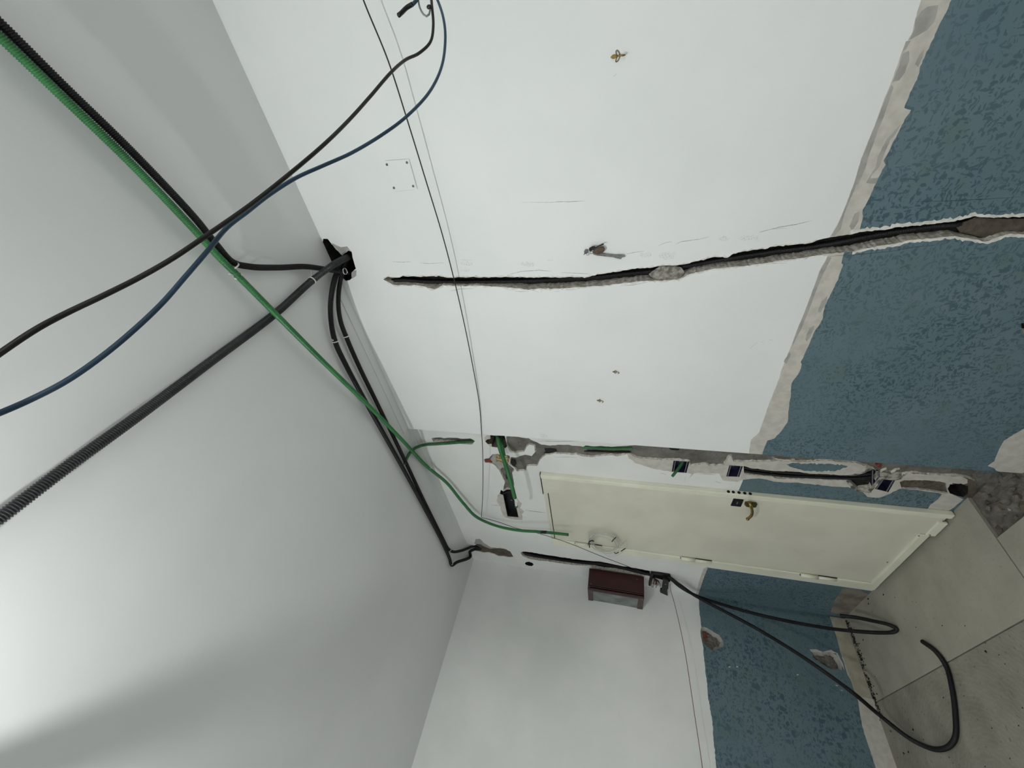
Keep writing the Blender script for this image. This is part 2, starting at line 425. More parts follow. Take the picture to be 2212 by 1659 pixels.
def plate(name, pxs, ax, val, thick, mat_, parent=None, toward=-1, bevel=0.):
    """a flat thing lying against a wall: pixel outline on the plane, extruded toward the room"""
    P = [hit(x, y, ax, val) for x, y in pxs]; i = 'XYZ'.index(ax)
    bm = bmesh.new(); a = [bm.verts.new(p) for p in P]
    Q = []
    for p in P:
        q = p.copy(); q[i] += toward * thick; Q.append(bm.verts.new(q))
    n = len(P)
    bm.faces.new(a); f = bm.faces.new(Q[::-1])
    for k in range(n): bm.faces.new((a[k], Q[k], Q[(k + 1) % n], a[(k + 1) % n]))
    bmesh.ops.recalc_face_normals(bm, faces=bm.faces)
    if bevel: bmesh.ops.bevel(bm, geom=list(f.edges), offset=bevel, segments=2, affect='EDGES')
    return bm_obj(name, bm, mat_, parent)
def lump(name, pxs, ax, val, height, mat_, parent=None, inw=1, amp=1.0, base=.0, seed=0, grid=.006, freq=60):
    """an uneven blob of mortar / foam / brick filling an outline; val = plane of its rim"""
    u = [hit(x, y, ax, val) for x, y in jag(pxs, amp, 5, seed)]
    f2 = (lambda p: (p.y, p.z)) if ax == 'X' else (lambda p: (p.x, p.z))
    q = [f2(p) for p in u]; n = len(q); pts = [Vector(a) for a in q]; ed = [(i, (i + 1) % n) for i in range(n)]
    us = [a for a, b in q]; vs = [b for a, b in q]; x = min(us)
    while x < max(us):
        y = min(vs)
        while y < max(vs):
            a, b = x + random.uniform(-.3, .3) * grid, y + random.uniform(-.3, .3) * grid
            if inside(a, b, q): pts.append(Vector((a, b)))
            y += grid
        x += grid
    V, E, Fc, *_ = delaunay_2d_cdt(pts, ed, [], 1, 1e-6)
    verts = []; wid = min(max(us) - min(us), max(vs) - min(vs)) * .35 + 1e-6
    for v in V:
        dmin = min((v - Vector(a)).length for a in q)
        hgt = base + height * min(1, dmin / wid) ** .5 * (.8 + .5 * noise.noise(Vector((v.x * freq, v.y * freq, seed))))
        w_ = val - inw * hgt
        verts.append((w_, v.x, v.y) if ax == 'X' else (v.x, w_, v.y))
    # closed behind
    o = len(verts); faces = [list(f) for f in Fc]
    return link_mesh(name, verts, faces, mat_, parent=parent)

# ======================================================================= STRUCTURE
# ---- long wall on the right (X = 0), ends at Y = 0
A = Wall('wall_right', 'X', 0.0, (-2.9, -.04, 0.0, H), WHITE)
white_edge1 = cp(1740, 0, 4.148, [(1060, -90), (1035, 0), (1000, 110), (960, 280), (865, 460), (780, 710), (700, 900), (610, 1150), (500, 1420), (430, 1659)]) + \
    cp(1640, 380, 3.687, [(730, 130), (690, 230), (620, 400), (560, 490), (545, 640), (480, 760), (430, 900), (370, 1060), (300, 1230), (240, 1390), (180, 1540), (150, 1640)]) + \
    [(1660, 875), (1640, 934), (1622, 950), (1617, 985)]
blue_edge1 = cp(1740, 0, 4.148, [(1360, -90), (1310, 0), (1260, 110), (1215, 190), (1160, 310), (1100, 440), (1020, 620), (1010, 690), (940, 830), (885, 965), (945, 985), (890, 1070), (830, 1190), (700, 1440), (715, 1475), (620, 1659)]) + \
    cp(1640, 380, 3.687, [(900, 120), (845, 240), (825, 270), (828, 320), (795, 440), (670, 625), (655, 695), (670, 710), (630, 820), (545, 990), (510, 1080), (510, 1130), (440, 1240), (385, 1370), (330, 1480), (340, 1500), (320, 1560), (260, 1650)]) + \
    [(1706, 870)] + cp(1640, 900, 3.858, [(235, 45), (200, 100), (130, 180), (70, 200), (40, 270), (20, 330)])
we = jag(white_edge1, .9, 7, 2, closed=False) + [white_edge1[-1]]
be = jag(blue_edge1, 1.6, 6, 5, closed=False) + [blue_edge1[-1]]
A.regs.append((A.px(we) + A.px(be)[::-1], CREAM))
zb = A.px(be); zw = A.px(we)
A.regs[-1] = ([(-2.9, zw[0][1])] + zw + [(0, zw[-1][1]), (0, zb[-1][1])] + zb[::-1] + [(-2.9, zb[0][1])], CREAM)
A.regs.append(([(-2.9, zb[0][1])] + zb + [(0.0, zb[-1][1]), (0.0, -.04), (-2.9, -.04)], BLUE))
r1_ = lambda p: cp(1030, 930, 13.825, p)
g6 = lambda pts: cp(1740, 0, 4.148, pts)
g3 = lambda pts: cp(1640, 380, 3.687, pts)
A.region(g6([(1040, 100), (1090, 60), (1190, 45), (1180, 110), (1150, 200), (1090, 270), (960, 345), (930, 360), (975, 260), (985, 180)]), GREYP, amp=.8, step=6, seed=1)
A.region(g6([(865, 465), (900, 370), (945, 365), (900, 440)]), GREYP)
A.region(g6([(930, 455), (930, 540), (890, 650), (840, 720), (775, 735), (835, 600), (870, 480)]), GREYP, amp=.8, step=6, seed=2)
A.region(g6([(770, 760), (790, 780), (700, 1050), (650, 1170), (560, 1420), (540, 1500), (470, 1655), (432, 1655), (502, 1420), (612, 1150), (702, 915)]), GREYP, amp=.8, step=6, seed=3)
A.region(g6([(860, 1105), (820, 1180), (760, 1260), (705, 1380), (690, 1420), (660, 1500), (600, 1560), (560, 1640), (540, 1640), (630, 1490), (650, 1400), (720, 1260), (790, 1180)]), GREYP, amp=.9, step=6, seed=4)
A.region(g6([(1065, 440), (1050, 510), (1010, 600), (980, 575), (1020, 490)]), GREYP, amp=.5, step=6, seed=4)
A.region(g3([(800, 10), (680, 300), (650, 420), (600, 480), (570, 478), (640, 360), (690, 235), (770, 20)]), GREYP, amp=.8, step=6, seed=5)
A.region(g3([(950, 15), (930, 60), (880, 60), (850, 55), (880, 20)]), GREYP, amp=.8, step=6, seed=5)
A.region(g3([(800, 280), (790, 360), (760, 410), (735, 440), (720, 400), (760, 300)]), GREYP, amp=.8, step=6, seed=15)
A.region(g3([(547, 642), (575, 650), (500, 800), (460, 900), (430, 980), (400, 1060), (330, 1230), (290, 1300), (252, 1385), (302, 1230), (380, 1040), (432, 900), (482, 760)]), GREYP, amp=.8, step=6, seed=6)
A.region(g3([(545, 950), (530, 1020), (490, 1090), (465, 1080), (500, 1000)]), GREYP, amp=1, step=5, seed=7)
A.region(g3([(440, 1190), (420, 1260), (380, 1320), (365, 1300), (400, 1210)]), GREYP, amp=1, step=5, seed=8)
A.region(g3([(255, 1420), (215, 1500), (195, 1480), (240, 1400)]), GREYP, amp=1, step=5, seed=9)
# bare patch where the skirting was torn off
pc = cp(1640, 900, 3.858, [(2230, 85), (2207, 100), (2120, 150), (2040, 200), (2000, 270), (1960, 370), (1905, 410), (1960, 430), (1990, 470)])
q = A.px(jag(pc, .8, 5, 3, closed=False) + [pc[-1]])
A.regs.append(([(-2.9, q[0][1])] + q + [(q[-1][0], -.04), (-2.9, -.04)], CREAM))
# scratches, pencil lines and cracks beside the chase
for pl in ([(300, 290), (390, 293), (480, 290)], [(560, 300), (650, 308), (790, 298)], [(950, 272), (1060, 275)], [(860, 568), (940, 550), (1080, 545)], [(1400, 415), (1530, 382), (1700, 370), (1820, 380)],
           [(1470, 570), (1530, 575), (1600, 572)], [(1640, 565), (1700, 580)], [(1850, 575), (1900, 570)], [(1950, 560), (2060, 555)], [(1380, 556), (1450, 560)], [(1780, 275), (1830, 275)], [(1730, 545), (1720, 580), (1745, 560)]):
    A.line(cp(780, 500, 4.424, pl), 1.5)
for pl in ([(650, 665), (740, 645), (850, 628)], [(980, 580), (1050, 550), (1110, 540)], [(1150, 565), (1200, 540), (1380, 515), (1470, 492)], [(1960, 445), (2060, 420), (2212, 410)], [(0, 155), (130, 160), (280, 150)],
           [(620, 962), (750, 952), (880, 928)], [(100, 995), (200, 998)], [(2010, 755), (2100, 748), (2212, 745)], [(60, 835), (200, 842), (340, 848)], [(1930, 1500), (1860, 1560)], [(1960, 1500), (1990, 1495)], [(2040, 1480), (2075, 1480)]):
    A.line(cp(1200, 400, 4.424, pl), 1.5)
A.line(g3([(0, 450), (150, 410), (300, 385), (420, 355)]), 1.6)
A.line(g3([(1240, 205), (1500, 200), (1800, 185), (2109, 165)]), 1.6, mat('blue_scratch', (.03, .06, .06)))
A.line(g3([(560, 640), (800, 625), (1050, 600), (1250, 565), (1450, 545)]), 1.2, bpy.data.materials['blue_scratch'])
A.line([(1128, 437), (1190, 437), (1260, 434)], 1.0); A.line([(1325, 165), (1332, 160)], 2)
for c, rx, ry, sd in (((1008, 569), 14, 6, 1), ((1140, 571), 18, 5, 2), ((1005, 584), 12, 4, 3), ((1440, 553), 20, 9, 4), ((1395, 550), 12, 6, 5), ((1620, 515), 26, 6, 6), ((1565, 515), 14, 5, 7), ((1340, 552), 16, 5, 8)):
    A.region([(c[0] + rx * math.cos(t * .785), c[1] + ry * math.sin(t * .785)) for t in range(8)], SMUDGE, amp=5, step=3, seed=sd)
for a_, b_ in (((831, 347), (884, 343)), ((884, 343), (902, 408)), ((902, 408), (848, 414)), ((848, 414), (831, 347))):
    A.line([a_, ((a_[0] * 3 + b_[0]) / 4, (a_[1] * 3 + b_[1]) / 4), ((a_[0] + 3 * b_[0]) / 4, (a_[1] + 3 * b_[1]) / 4), b_], 2.2, PLINE)  # thin shadow line of the cover plate, painted on the wall
A.region(r1_([(1880, 90), (2000, 80), (2100, 140), (2140, 230), (1950, 225)]), SMUDGE, amp=.6, step=3)
# the hole where the conduits leave, at the ceiling
HA = cp(400, 350, 3.687, [(1088, 640), (1100, 612), (1135, 612), (1165, 650), (1205, 700), (1250, 745), (1300, 705), (1325, 715), (1332, 760), (1345, 800), (1360, 850), (1325, 880), (1325, 925), (1312, 938), (1280, 945), (1255, 925), (1190, 860), (1120, 700)])
A.region(cp(400, 350, 3.687, [(1165, 645), (1240, 678), (1290, 672), (1325, 715), (1300, 760), (1250, 760), (1200, 710)]), GREYP, amp=.4, step=5)
A.region(cp(400, 350, 3.687, [(1320, 870), (1365, 860), (1364, 905), (1332, 927), (1318, 930)]), GREYP, amp=.4, step=5)
A.hole(HA, depth=.11, floor=DARKH, side=DARKH, amp=.8, seed=3, shrink=.05)
# the long chase with a conduit in it
up = cp(780, 500, 4.424, [(210, 455), (260, 432), (340, 445), (400, 428), (520, 432), (650, 430), (740, 428), (850, 440), (1000, 440), (1100, 436), (1200, 440), (1400, 436), (1700, 440), (1900, 440)]) + \
    cp(1200, 400, 4.424, [(180, 880), (300, 882), (400, 855), (550, 832), (760, 800), (900, 790), (1000, 772), (1160, 768), (1280, 745), (1500, 690), (1640, 692), (1700, 655), (1900, 618), (2000, 612)]) + \
    g3([(130, 560), (270, 550), (400, 535), (470, 510), (590, 485), (720, 468), (860, 438), (1000, 430), (1100, 408), (1200, 400), (1340, 388), (1450, 372), (1560, 360), (1720, 322), (1850, 335), (2109, 325)]) + [(2260, 462), (2420, 448), (2640, 440)]
dn = cp(780, 500, 4.424, [(300, 510), (450, 515), (560, 515), (640, 540), (700, 552), (780, 515), (1000, 520), (1200, 520), (1420, 535), (1600, 555), (1700, 545), (1900, 545), (2100, 530)]) + \
    cp(1200, 400, 4.424, [(450, 960), (700, 930), (850, 915), (1000, 915), (1180, 900), (1300, 845), (1500, 800), (1700, 780), (1900, 760), (2050, 740)]) + \
    g3([(130, 680), (400, 645), (560, 618), (740, 605), (860, 575), (1060, 545), (1200, 512), (1380, 497), (1560, 480), (1700, 500), (1800, 525), (1870, 500), (2000, 458), (2109, 470)]) + [(2260, 500), (2420, 496), (2640, 492)]
CHIP = mat('chipped_white_edge', (.60, .59, .55), (.74, .73, .69), scale=60, rough=.85, bump=.4)
A.region([(x, y - 7) for x, y in up if x > 1830] + [(x, y + 6) for x, y in dn if x > 1830][::-1], CHIP, amp=4.5, step=5, seed=13)
A.region([(x, y - 2.5) for x, y in up if x < 1800] + [(x, y + 2.5) for x, y in dn if x < 1800][::-1], CHIP, amp=4, step=5, seed=14)
A.hole(up + dn[::-1], depth=.042, floor=DARKH, side=BROKEN, amp=1.8, step=5, seed=11, shrink=.06, rough=.005)
A.hole([(2206, 698), (2230, 695), (2230, 722), (2208, 720)], depth=.03, floor=DARKH, amp=1, seed=4)
wall_right = A.build()
# wall end (the reveal of the corner) and body behind
bmw = box_bm((0.0005, -2.9, 0), (.0735, 0, H));
# remove the front face so chases stay open
bmesh.ops.delete(bmw, geom=[f for f in bmw.faces if abs(f.calc_center_median().x - .0005) < 1e-4 or abs(f.calc_center_median().x - .0735) < 1e-4], context='FACES')
bm_obj('wall_end', bmw, WHITE, wall_right)
lump('mortar_plug', cp(1200, 400, 4.424, [(890, 850), (960, 795), (1000, 772), (1150, 772), (1200, 785), (1235, 830), (1200, 885), (1100, 905), (1000, 912), (920, 880)]), 'X', .008, .005, mat('grey_plug', (.15, .14, .12), (.36, .34, .31), scale=60, rough=.95, bump=.8), wall_right, seed=2)
lump('mortar_plug', g3([(1560, 400), (1620, 370), (1720, 330), (1850, 340), (2109, 340), (2400, 330), (2900, 300), (2900, 430), (2400, 440), (2109, 455), (2000, 450), (1870, 490), (1800, 500), (1700, 470), (1600, 450)]), 'X', .022, .006, MORTARB, wall_right, seed=3)

# ---- wall with the door (X = D)
W = Wall('wall_back', 'X', D, (-.06, -.04, YE, H), WHITE_D)
r1 = lambda p: cp(1030, 930, 13.825, p); r3 = lambda p: cp(1160, 940, 13.825, p); r4 = lambda p: cp(1420, 960, 13.825, p)
r5 = lambda p: cp(1560, 980, 13.825, p); r6 = lambda p: cp(1840, 980, 13.825, p); r2 = lambda p: cp(1060, 1040, 18.43, p)
c5 = lambda p: cp(1200, 900, 3.77, p); c6 = lambda p: cp(1640, 900, 3.858, p); l1 = lambda p: cp(1640, 1230, 3.867, p)
# blue dado either side of the door
bl = r5([(870, 250 + 500), (620, 760), (560, 960), (480, 1110)]) + [(1600, 1066), (1640, 1070)]
W.regs.append((W.px([(1606, 1030), (1604, 1040), (1599, 1052), (1595, 1061)]) + [(.43, -.04), (-.06, -.04), (-.06, .97), (.2, .972)], BLUE))
W.regs.append(([W.uv(hit(1529, 1226, 'X', D)), W.uv(hit(1522, 1244, 'X', D)), W.uv(hit(1515, 1262, 'X', D)), W.uv(hit(1508, 1283, 'X', D)), (YE, .968), (YE, -.04), (1.34, -.04)], BLUE))
W.regs.append((W.px([(1546, 1216), (1529, 1226), (1522, 1244), (1508, 1285), (1503, 1284), (1512, 1250), (1520, 1228)]), CREAM))
# unpainted plaster along the chases
W.region(c5([(580, 300), (600, 340), (650, 375), (760, 415), (850, 435), (940, 450), (1090, 462), (1110, 470), (1070, 520), (1130, 460), (1330, 465), (1360, 520), (1480, 530), (1520, 515), (1659, 500)]) + c6([(150, 545), (300, 550), (600, 580), (740, 590), (860, 625), (900, 670), (1000, 680), (1090, 640), (1170, 600), (1350, 615), (1500, 640), (1560, 660), (1660, 640), (1740, 560), (1740, 440), (900, 370), (0, 320)]) + [(1500, 950)], CREAM, amp=1.5, step=7, seed=21)
W.region(c6([(900, 370), (880, 460), (930, 560), (1000, 560), (1180, 520), (1240, 470), (1440, 490), (1700, 480), (1800, 600), (1740, 900), (2100, 900), (2000, 500)]), CRUMB, amp=2, step=6, seed=27)
W.region(c6([(700, 490), (800, 478), (960, 440), (985, 560), (930, 640), (830, 625), (770, 600), (730, 545)]), CRUMB, amp=2, step=5, seed=28)
W.region(c6([(225, 402), (300, 385), (430, 392), (560, 398), (700, 402), (740, 412), (700, 430), (640, 452), (500, 455), (380, 450), (320, 438)]), BLUE, amp=3, step=4, seed=22)
W.region(c6([(1430, 730), (1400, 775), (1560, 795), (1620, 760), (1700, 690), (1640, 660), (1530, 640), (1490, 690)]), CREAM, amp=1.2, step=5, seed=23)
W.region(c6([(800, 195 + 1240), (700, 1430), (640, 1510), (590, 1640), (800, 1640), (920, 1500), (900, 1470)]), DIRTB, amp=1, step=6, seed=24)
W.region(r2([(340, 470), (260, 570), (250, 760), (380, 1000), (430, 1200), (560, 1420), (900, 1500), (1270, 1530), (1250, 1300), (1340, 1200), (1250, 1120), (1170, 1060), (1230, 880), (1100, 740), (900, 500)]), CREAM, amp=1.6, step=4, seed=25)
for pl in ([(0, 935), (200, 950), (380, 975)], [(1360, 1130), (1620, 1180), (1900, 1215), (2200, 1240)], [(1230, 1540), (1250, 1659)], [(420, 960), (400, 1020)], [(1250, 690), (1340, 720)], [(240, 1240), (330, 1290)], [(1310, 1420), (1400, 1420)], [(400, 1330), (520, 1370)]):
    W.line(r2(pl), 1.3)
for pl in ([(0, 175), (300, 180), (620, 190), (900, 180), (1240, 185)], [(480, 600), (560, 660)], [(560, 660), (900, 655), (1180, 665)], [(1720, 650), (1750, 700)]): W.line(r3(pl), 1.2)
for pl in ([(80, 860), (170, 870), (260, 910)], [(1180, 880), (1500, 890), (1800, 910)], [(1720, 1100), (1800, 1130), (1920, 1155)], [(840, 970), (800, 1170)], [(1600, 650), (1590, 900)]): W.line(r4(pl), 1.3)

W.region(r1([(300, 135), (220, 210), (250, 330), (400, 480), (640, 520), (640, 400), (440, 380), (420, 150)]), CREAM)
W.region(c6([(1600, 480), (1740, 430), (1900, 480), (2300, 700), (2300, 1150), (1900, 960), (1725, 700), (1690, 670), (1620, 640)]), MORTARB, amp=1.5, step=6, seed=29)
W.region(c6([(1300, 475), (1440, 492), (1690, 500), (1738, 525), (1735, 555), (1700, 565), (1560, 548), (1400, 532), (1215, 530)]), CREAM, amp=.8, step=6, seed=30)
# shadowed hollow with bricks near the top of the corner
W.hole(r1([(400, 145), (830, 160), (870, 330), (900, 480), (860, 520), (600, 500), (450, 480), (440, 400), (330, 405), (250, 330), (300, 270), (410, 250)]), depth=.07, floor=DARKH, side=MORTARB, amp=.8, seed=31, shrink=.02)
# mortar-filled chase that runs down beside the corner
M_low = r1([(880, 420), (920, 500), (1000, 640), (1150, 660), (1400, 640), (1480, 500), (1560, 420), (1720, 460), (1740, 640), (1640, 760), (1450, 720), (1150, 810), (1020, 790), (960, 1000), (1130, 1130), (1200, 1220), (1450, 1190), (1500, 1070), (1600, 1045), (1800, 1060), (1840, 1000), (1880, 880), (1950, 800), (2090, 720)]) + \
    r3([(300, 600), (500, 545), (700, 560), (900, 570), (1050, 598), (1180, 570), (1250, 600), (1350, 630), (1600, 655), (1800, 640), (1990, 620), (2212, 600)]) + \
    c5([(500, 325), (600, 300), (650, 335), (750, 345), (870, 355), (950, 350)]) + r4([(960, 515), (1000, 650), (1250, 600), (1450, 590), (1550, 640), (1850, 640), (2000, 620), (2080, 500), (2140, 370), (2200, 330)]) + \
    r5([(340, 230), (560, 245), (650, 260), (900, 240), (1180, 250), (1500, 230), (1700, 200), (1900, 215), (2212, 200)]) + c6([(100, 345), (190, 370), (330, 380), (420, 378), (560, 365), (680, 380), (800, 385), (870, 410), (920, 425), (950, 440), (1010, 470), (1060, 440), (1100, 470), (1170, 440), (1190, 500), (1180, 520), (1200, 480), (1300, 470), (1440, 490), (1700, 500), (1760, 520), (1800, 540), (1840, 700), (2100, 900)])
M_top = [(2260, 1040), (1900, 985), (1640, 965), (1500, 955)] + r3([(2212, 345), (1900, 330), (1700, 330), (1450, 310), (1380, 350), (1200, 325), (960, 290), (700, 285), (400, 300), (130, 285), (0, 215)]) + r1([(1700, 310), (1550, 240), (1330, 205), (880, 172)])
W.hole(M_low + M_top, depth=.010, floor=MORTAR, side=BROKEN, amp=1.2, step=5, seed=32, shrink=.5, rough=.004, grid=.010)
# channel from the hollow to the long flush box
W.hole(r1([(480, 700), (620, 705), (960, 745), (1000, 800), (940, 1000), (1130, 1160), (1060, 1270), (1080, 1400), (1120, 1620)]) + r2([(860, 300), (640, 320), (500, 380), (520, 180), (560, 60)]) + r1([(830, 1500), (720, 1300), (680, 1200), (560, 1070), (470, 990), (240, 960), (210, 870), (240, 845), (360, 830)]), depth=.014, floor=MORTAR, side=BROKEN, amp=.9, seed=33, shrink=.3, rough=.006)
W.hole(r2([(365, 490), (400, 340), (500, 395), (640, 325), (850, 312), (880, 330), (640, 420), (490, 478), (520, 560)]), depth=.04, floor=DARKH, side=DARKH, amp=.5, seed=43, shrink=.02)
# slot with the branch conduit under the ceiling
W.hole([(932, 946.6), (941, 945.6), (950.7, 944.8), (959, 947), (968, 945.5), (985, 946), (1000, 948), (1016, 947), (1026, 953), (1020, 960), (1002, 959.5), (985, 957), (936, 954)], depth=.02, floor=MORTAR, amp=.8, seed=34)
# chase with two black conduits
W.hole(r5([(640, 370), (740, 400), (880, 440), (1060, 450), (1230, 480), (1400, 500), (1600, 520), (2212, 540)]) + c6([(420, 475), (600, 482), (700, 490), (800, 490), (880, 470), (960, 432)]) + c6([(1010, 455), (960, 560), (930, 600), (830, 610), (790, 580), (740, 530), (600, 530), (400, 520), (150, 520)]) + r5([(1500, 700), (1150, 660), (850, 640), (640, 575)]), depth=.025, floor=DARKH, amp=.9, seed=35)
# brown filled chase below the lowest box
W.hole(c6([(1170, 545), (1210, 530), (1400, 530), (1500, 540), (1562, 555), (1566, 600), (1575, 642), (1540, 638), (1400, 615), (1300, 605), (1190, 600)]), depth=.010, floor=MORTARB, amp=.8, seed=36)
W.hole(c6([(1572, 600), (1590, 565), (1680, 558), (1740, 580), (1740, 640), (1700, 672), (1640, 655), (1590, 640)]), depth=.09, floor=DARKH, side=DARKH, amp=.8, seed=37)
# mortar patch and slot in the corner with the end wall
c3 = lambda p: cp(980, 1140, 11.06, p); c12 = lambda p: cp(1240, 1200, 11.06, p)
W.hole(c3([(490, 430), (560, 385), (650, 395), (720, 440), (860, 500), (1050, 490), (1250, 515), (1350, 570), (1430, 700), (1300, 700), (1200, 680), (1060, 680), (980, 640), (870, 600), (700, 590), (540, 555)]), depth=.006, floor=MORTARB, amp=.8, seed=38, rough=.003)
W.region(c3([(490, 380), (520, 270), (620, 270), (720, 370), (900, 470), (1100, 480), (1260, 505), (1100, 515), (800, 490)]), GREYP, amp=1.4, step=5, seed=39)
W.hole(c3([(1600, 600), (1640, 570), (1720, 570), (1870, 590), (2212, 650)]) + c12([(0, 85), (380, 130), (650, 150), (930, 205), (1130, 250), (1400, 290), (1560, 320), (1830, 375), (1810, 470), (1640, 478), (1300, 430), (1000, 370), (700, 340), (450, 285), (380, 245), (0, 232)]) + c3([(2130, 790), (1920, 770), (1760, 730), (1650, 680)]), depth=.022, floor=DARKH, side=BROKEN, amp=.8, seed=40, shrink=.08)
W.hole(c3([(1700, 850), (1730, 820), (1800, 812), (1880, 840), (1912, 880), (1870, 915), (1800, 910), (1730, 890)]), depth=.04, floor=DARKH, side=DARKH, amp=.2, seed=41, shrink=.02)
W.hole(cp(1380, 1210, 18.43, [(480, 432), (900, 480), (1230, 540), (1280, 650), (1240, 880), (1000, 800), (700, 720), (440, 680)]), depth=.05, floor=DARKH, side=DARKH, amp=.3, seed=42, shrink=.02)
BOXES = {'long': r2([(480, 480), (860, 320), (1110, 1430), (665, 1390)]),
         'a': r4([(485, 485), (960, 515), (868, 850), (430, 812)]),
         'b': r5([(215, 345), (618, 375), (512, 690), (122, 680)]),
         'c': r6([(600, 492), (820, 520), (838, 690), (592, 965)]),
         'd': r6([(900, 762), (1290, 802), (1090, 1150), (690, 1050)])}
for k, qd in BOXES.items(): W.hole(qd, depth=.055, floor=DARKH, side=DARKH, amp=0, seed=50, shrink=0, rough=.001)
wall_back = W.build()
lump('brick', r1([(230, 845), (380, 850), (470, 920), (480, 960), (400, 1000), (300, 975), (240, 930)]), 'X', D + .012, .010, BRICK, wall_back, seed=5)
lump('brick', r1([(460, 375), (520, 380), (600, 440), (610, 490), (480, 480)]), 'X', D + .03, .015, BRICK, wall_back, seed=6)
lump('brick', r6([(690, 270), (900, 285), (880, 410), (780, 410), (700, 330)]), 'X', D + .008, .008, BRICK, wall_back, seed=7)
lump('foam_fill', r1([(560, 715), (720, 720), (900, 750), (980, 850), (980, 970), (880, 960), (760, 970), (620, 940), (590, 850)]), 'X', D + .012, .010, FOAM, wall_back, seed=8, freq=120)
lump('mortar_plug', r1([(480, 700), (560, 715), (600, 930), (860, 980), (960, 1050), (900, 1120), (760, 1100), (680, 1180), (560, 1050), (480, 990), (400, 860)]), 'X', D + .013, .008, GREYP, wall_back, seed=9)
# broken-out dark bits in the mortar
for k, (pg, sd) in enumerate(((r1([(1040, 840), (1160, 880), (1180, 1000), (1130, 1060), (1210, 1090), (1120, 1080), (1040, 1020), (1005, 930)]), 1), (r1([(1500, 490), (1720, 490), (1690, 590), (1720, 640), (1680, 740), (1640, 640), (1500, 620), (1420, 750), (1430, 650), (1500, 600)]), 2),
                              (r3([(220, 400), (400, 385), (560, 420), (600, 480), (500, 510), (400, 540), (290, 545), (190, 530), (250, 490)]), 3), (r4([(340, 100), (660, 130), (640, 180), (430, 170)]), 4), (r1([(850, 1290), (900, 1380), (1000, 1500), (880, 1440)]), 5))):
    lump('conduit_stub', pg, 'X', D + .006, .004, BLACKP, wall_back, seed=sd, amp=.5)

# ---- left end wall (Y = YE)
EW = Wall('wall_left', 'Y', YE, (-2.9, -.02, D + .0, H), WHITE_D)
be2 = cp(1100, 1200, 3.615, [(1477, 300), (1480, 400), (1490, 480), (1500, 560), (1508, 680), (1520, 780), (1530, 900), (1545, 1000), (1555, 1120), (1575, 1240), (1588, 1300), (1590, 1400), (1605, 1520), (1615, 1659), (1618, 1720)])
zz = EW.px(jag(be2, 1.5, 5, 8, closed=False))
EW.regs.append(([(D, .968)] + zz + [(-2.9, .975), (-2.9, 0), (D, 0)], BLUE))
EW.regs.append((EW.px(jag(l1([(600, 410), (640, 540), (680, 700), (740, 880), (800, 1010), (830, 1120), (850, 1250), (880, 1380), (930, 1520), (980, 1680)]), 1.2, 5, 9, closed=False)) + [(-2.9, .10), (-2.9, 0), (D, 0)], CREAM))
EW.hole(cp(1500, 1340, 22.12, [(330, 330), (480, 310), (780, 460), (960, 590), (1190, 710), (1370, 1000), (1390, 1150), (1330, 1280), (1150, 1350), (1030, 1400), (880, 1480), (700, 1330), (520, 1170), (370, 1060), (310, 780), (290, 480)]), depth=.03, floor=RUBBLE, side=GREYP, amp=.5, step=4, seed=60, rough=.012, shrink=.6)
EW.hole(l1([(440, 690), (540, 690), (600, 690), (650, 720), (690, 800), (690, 845), (600, 835), (520, 790), (450, 735)]), depth=.025, floor=RUBBLE, side=GREYP, amp=.6, step=4, seed=61, rough=.010, shrink=.6)
EW.region(l1([(420, 670), (470, 665), (530, 690), (600, 672), (655, 700), (700, 790), (715, 850), (640, 700), (560, 705), (450, 700)]), CREAM, amp=.6, step=4, seed=3)
for c in ((1720, 870), (1780, 868)): EW.region(cp(1100, 1200, 3.615, [(c[0] + 9 * math.cos(t), c[1] + 6 * math.sin(t)) for t in range(6)]), CREAM, amp=1.2, step=3, seed=c[0])
for c in ((320, 880), (650, 970), (690, 1010)): EW.region(l1([(c[0] + 12 * math.cos(t), c[1] + 5 * math.sin(t)) for t in range(6)]), CREAM, amp=1.6, step=3, seed=c[0])
wall_left = EW.build()
lump('brick', cp(1500, 1340, 22.12, [(480, 540), (560, 620), (610, 800), (590, 960), (520, 900), (430, 760), (400, 640)]), 'Y', YE + .018, .010, BRICK, wall_left, seed=6, amp=.3)

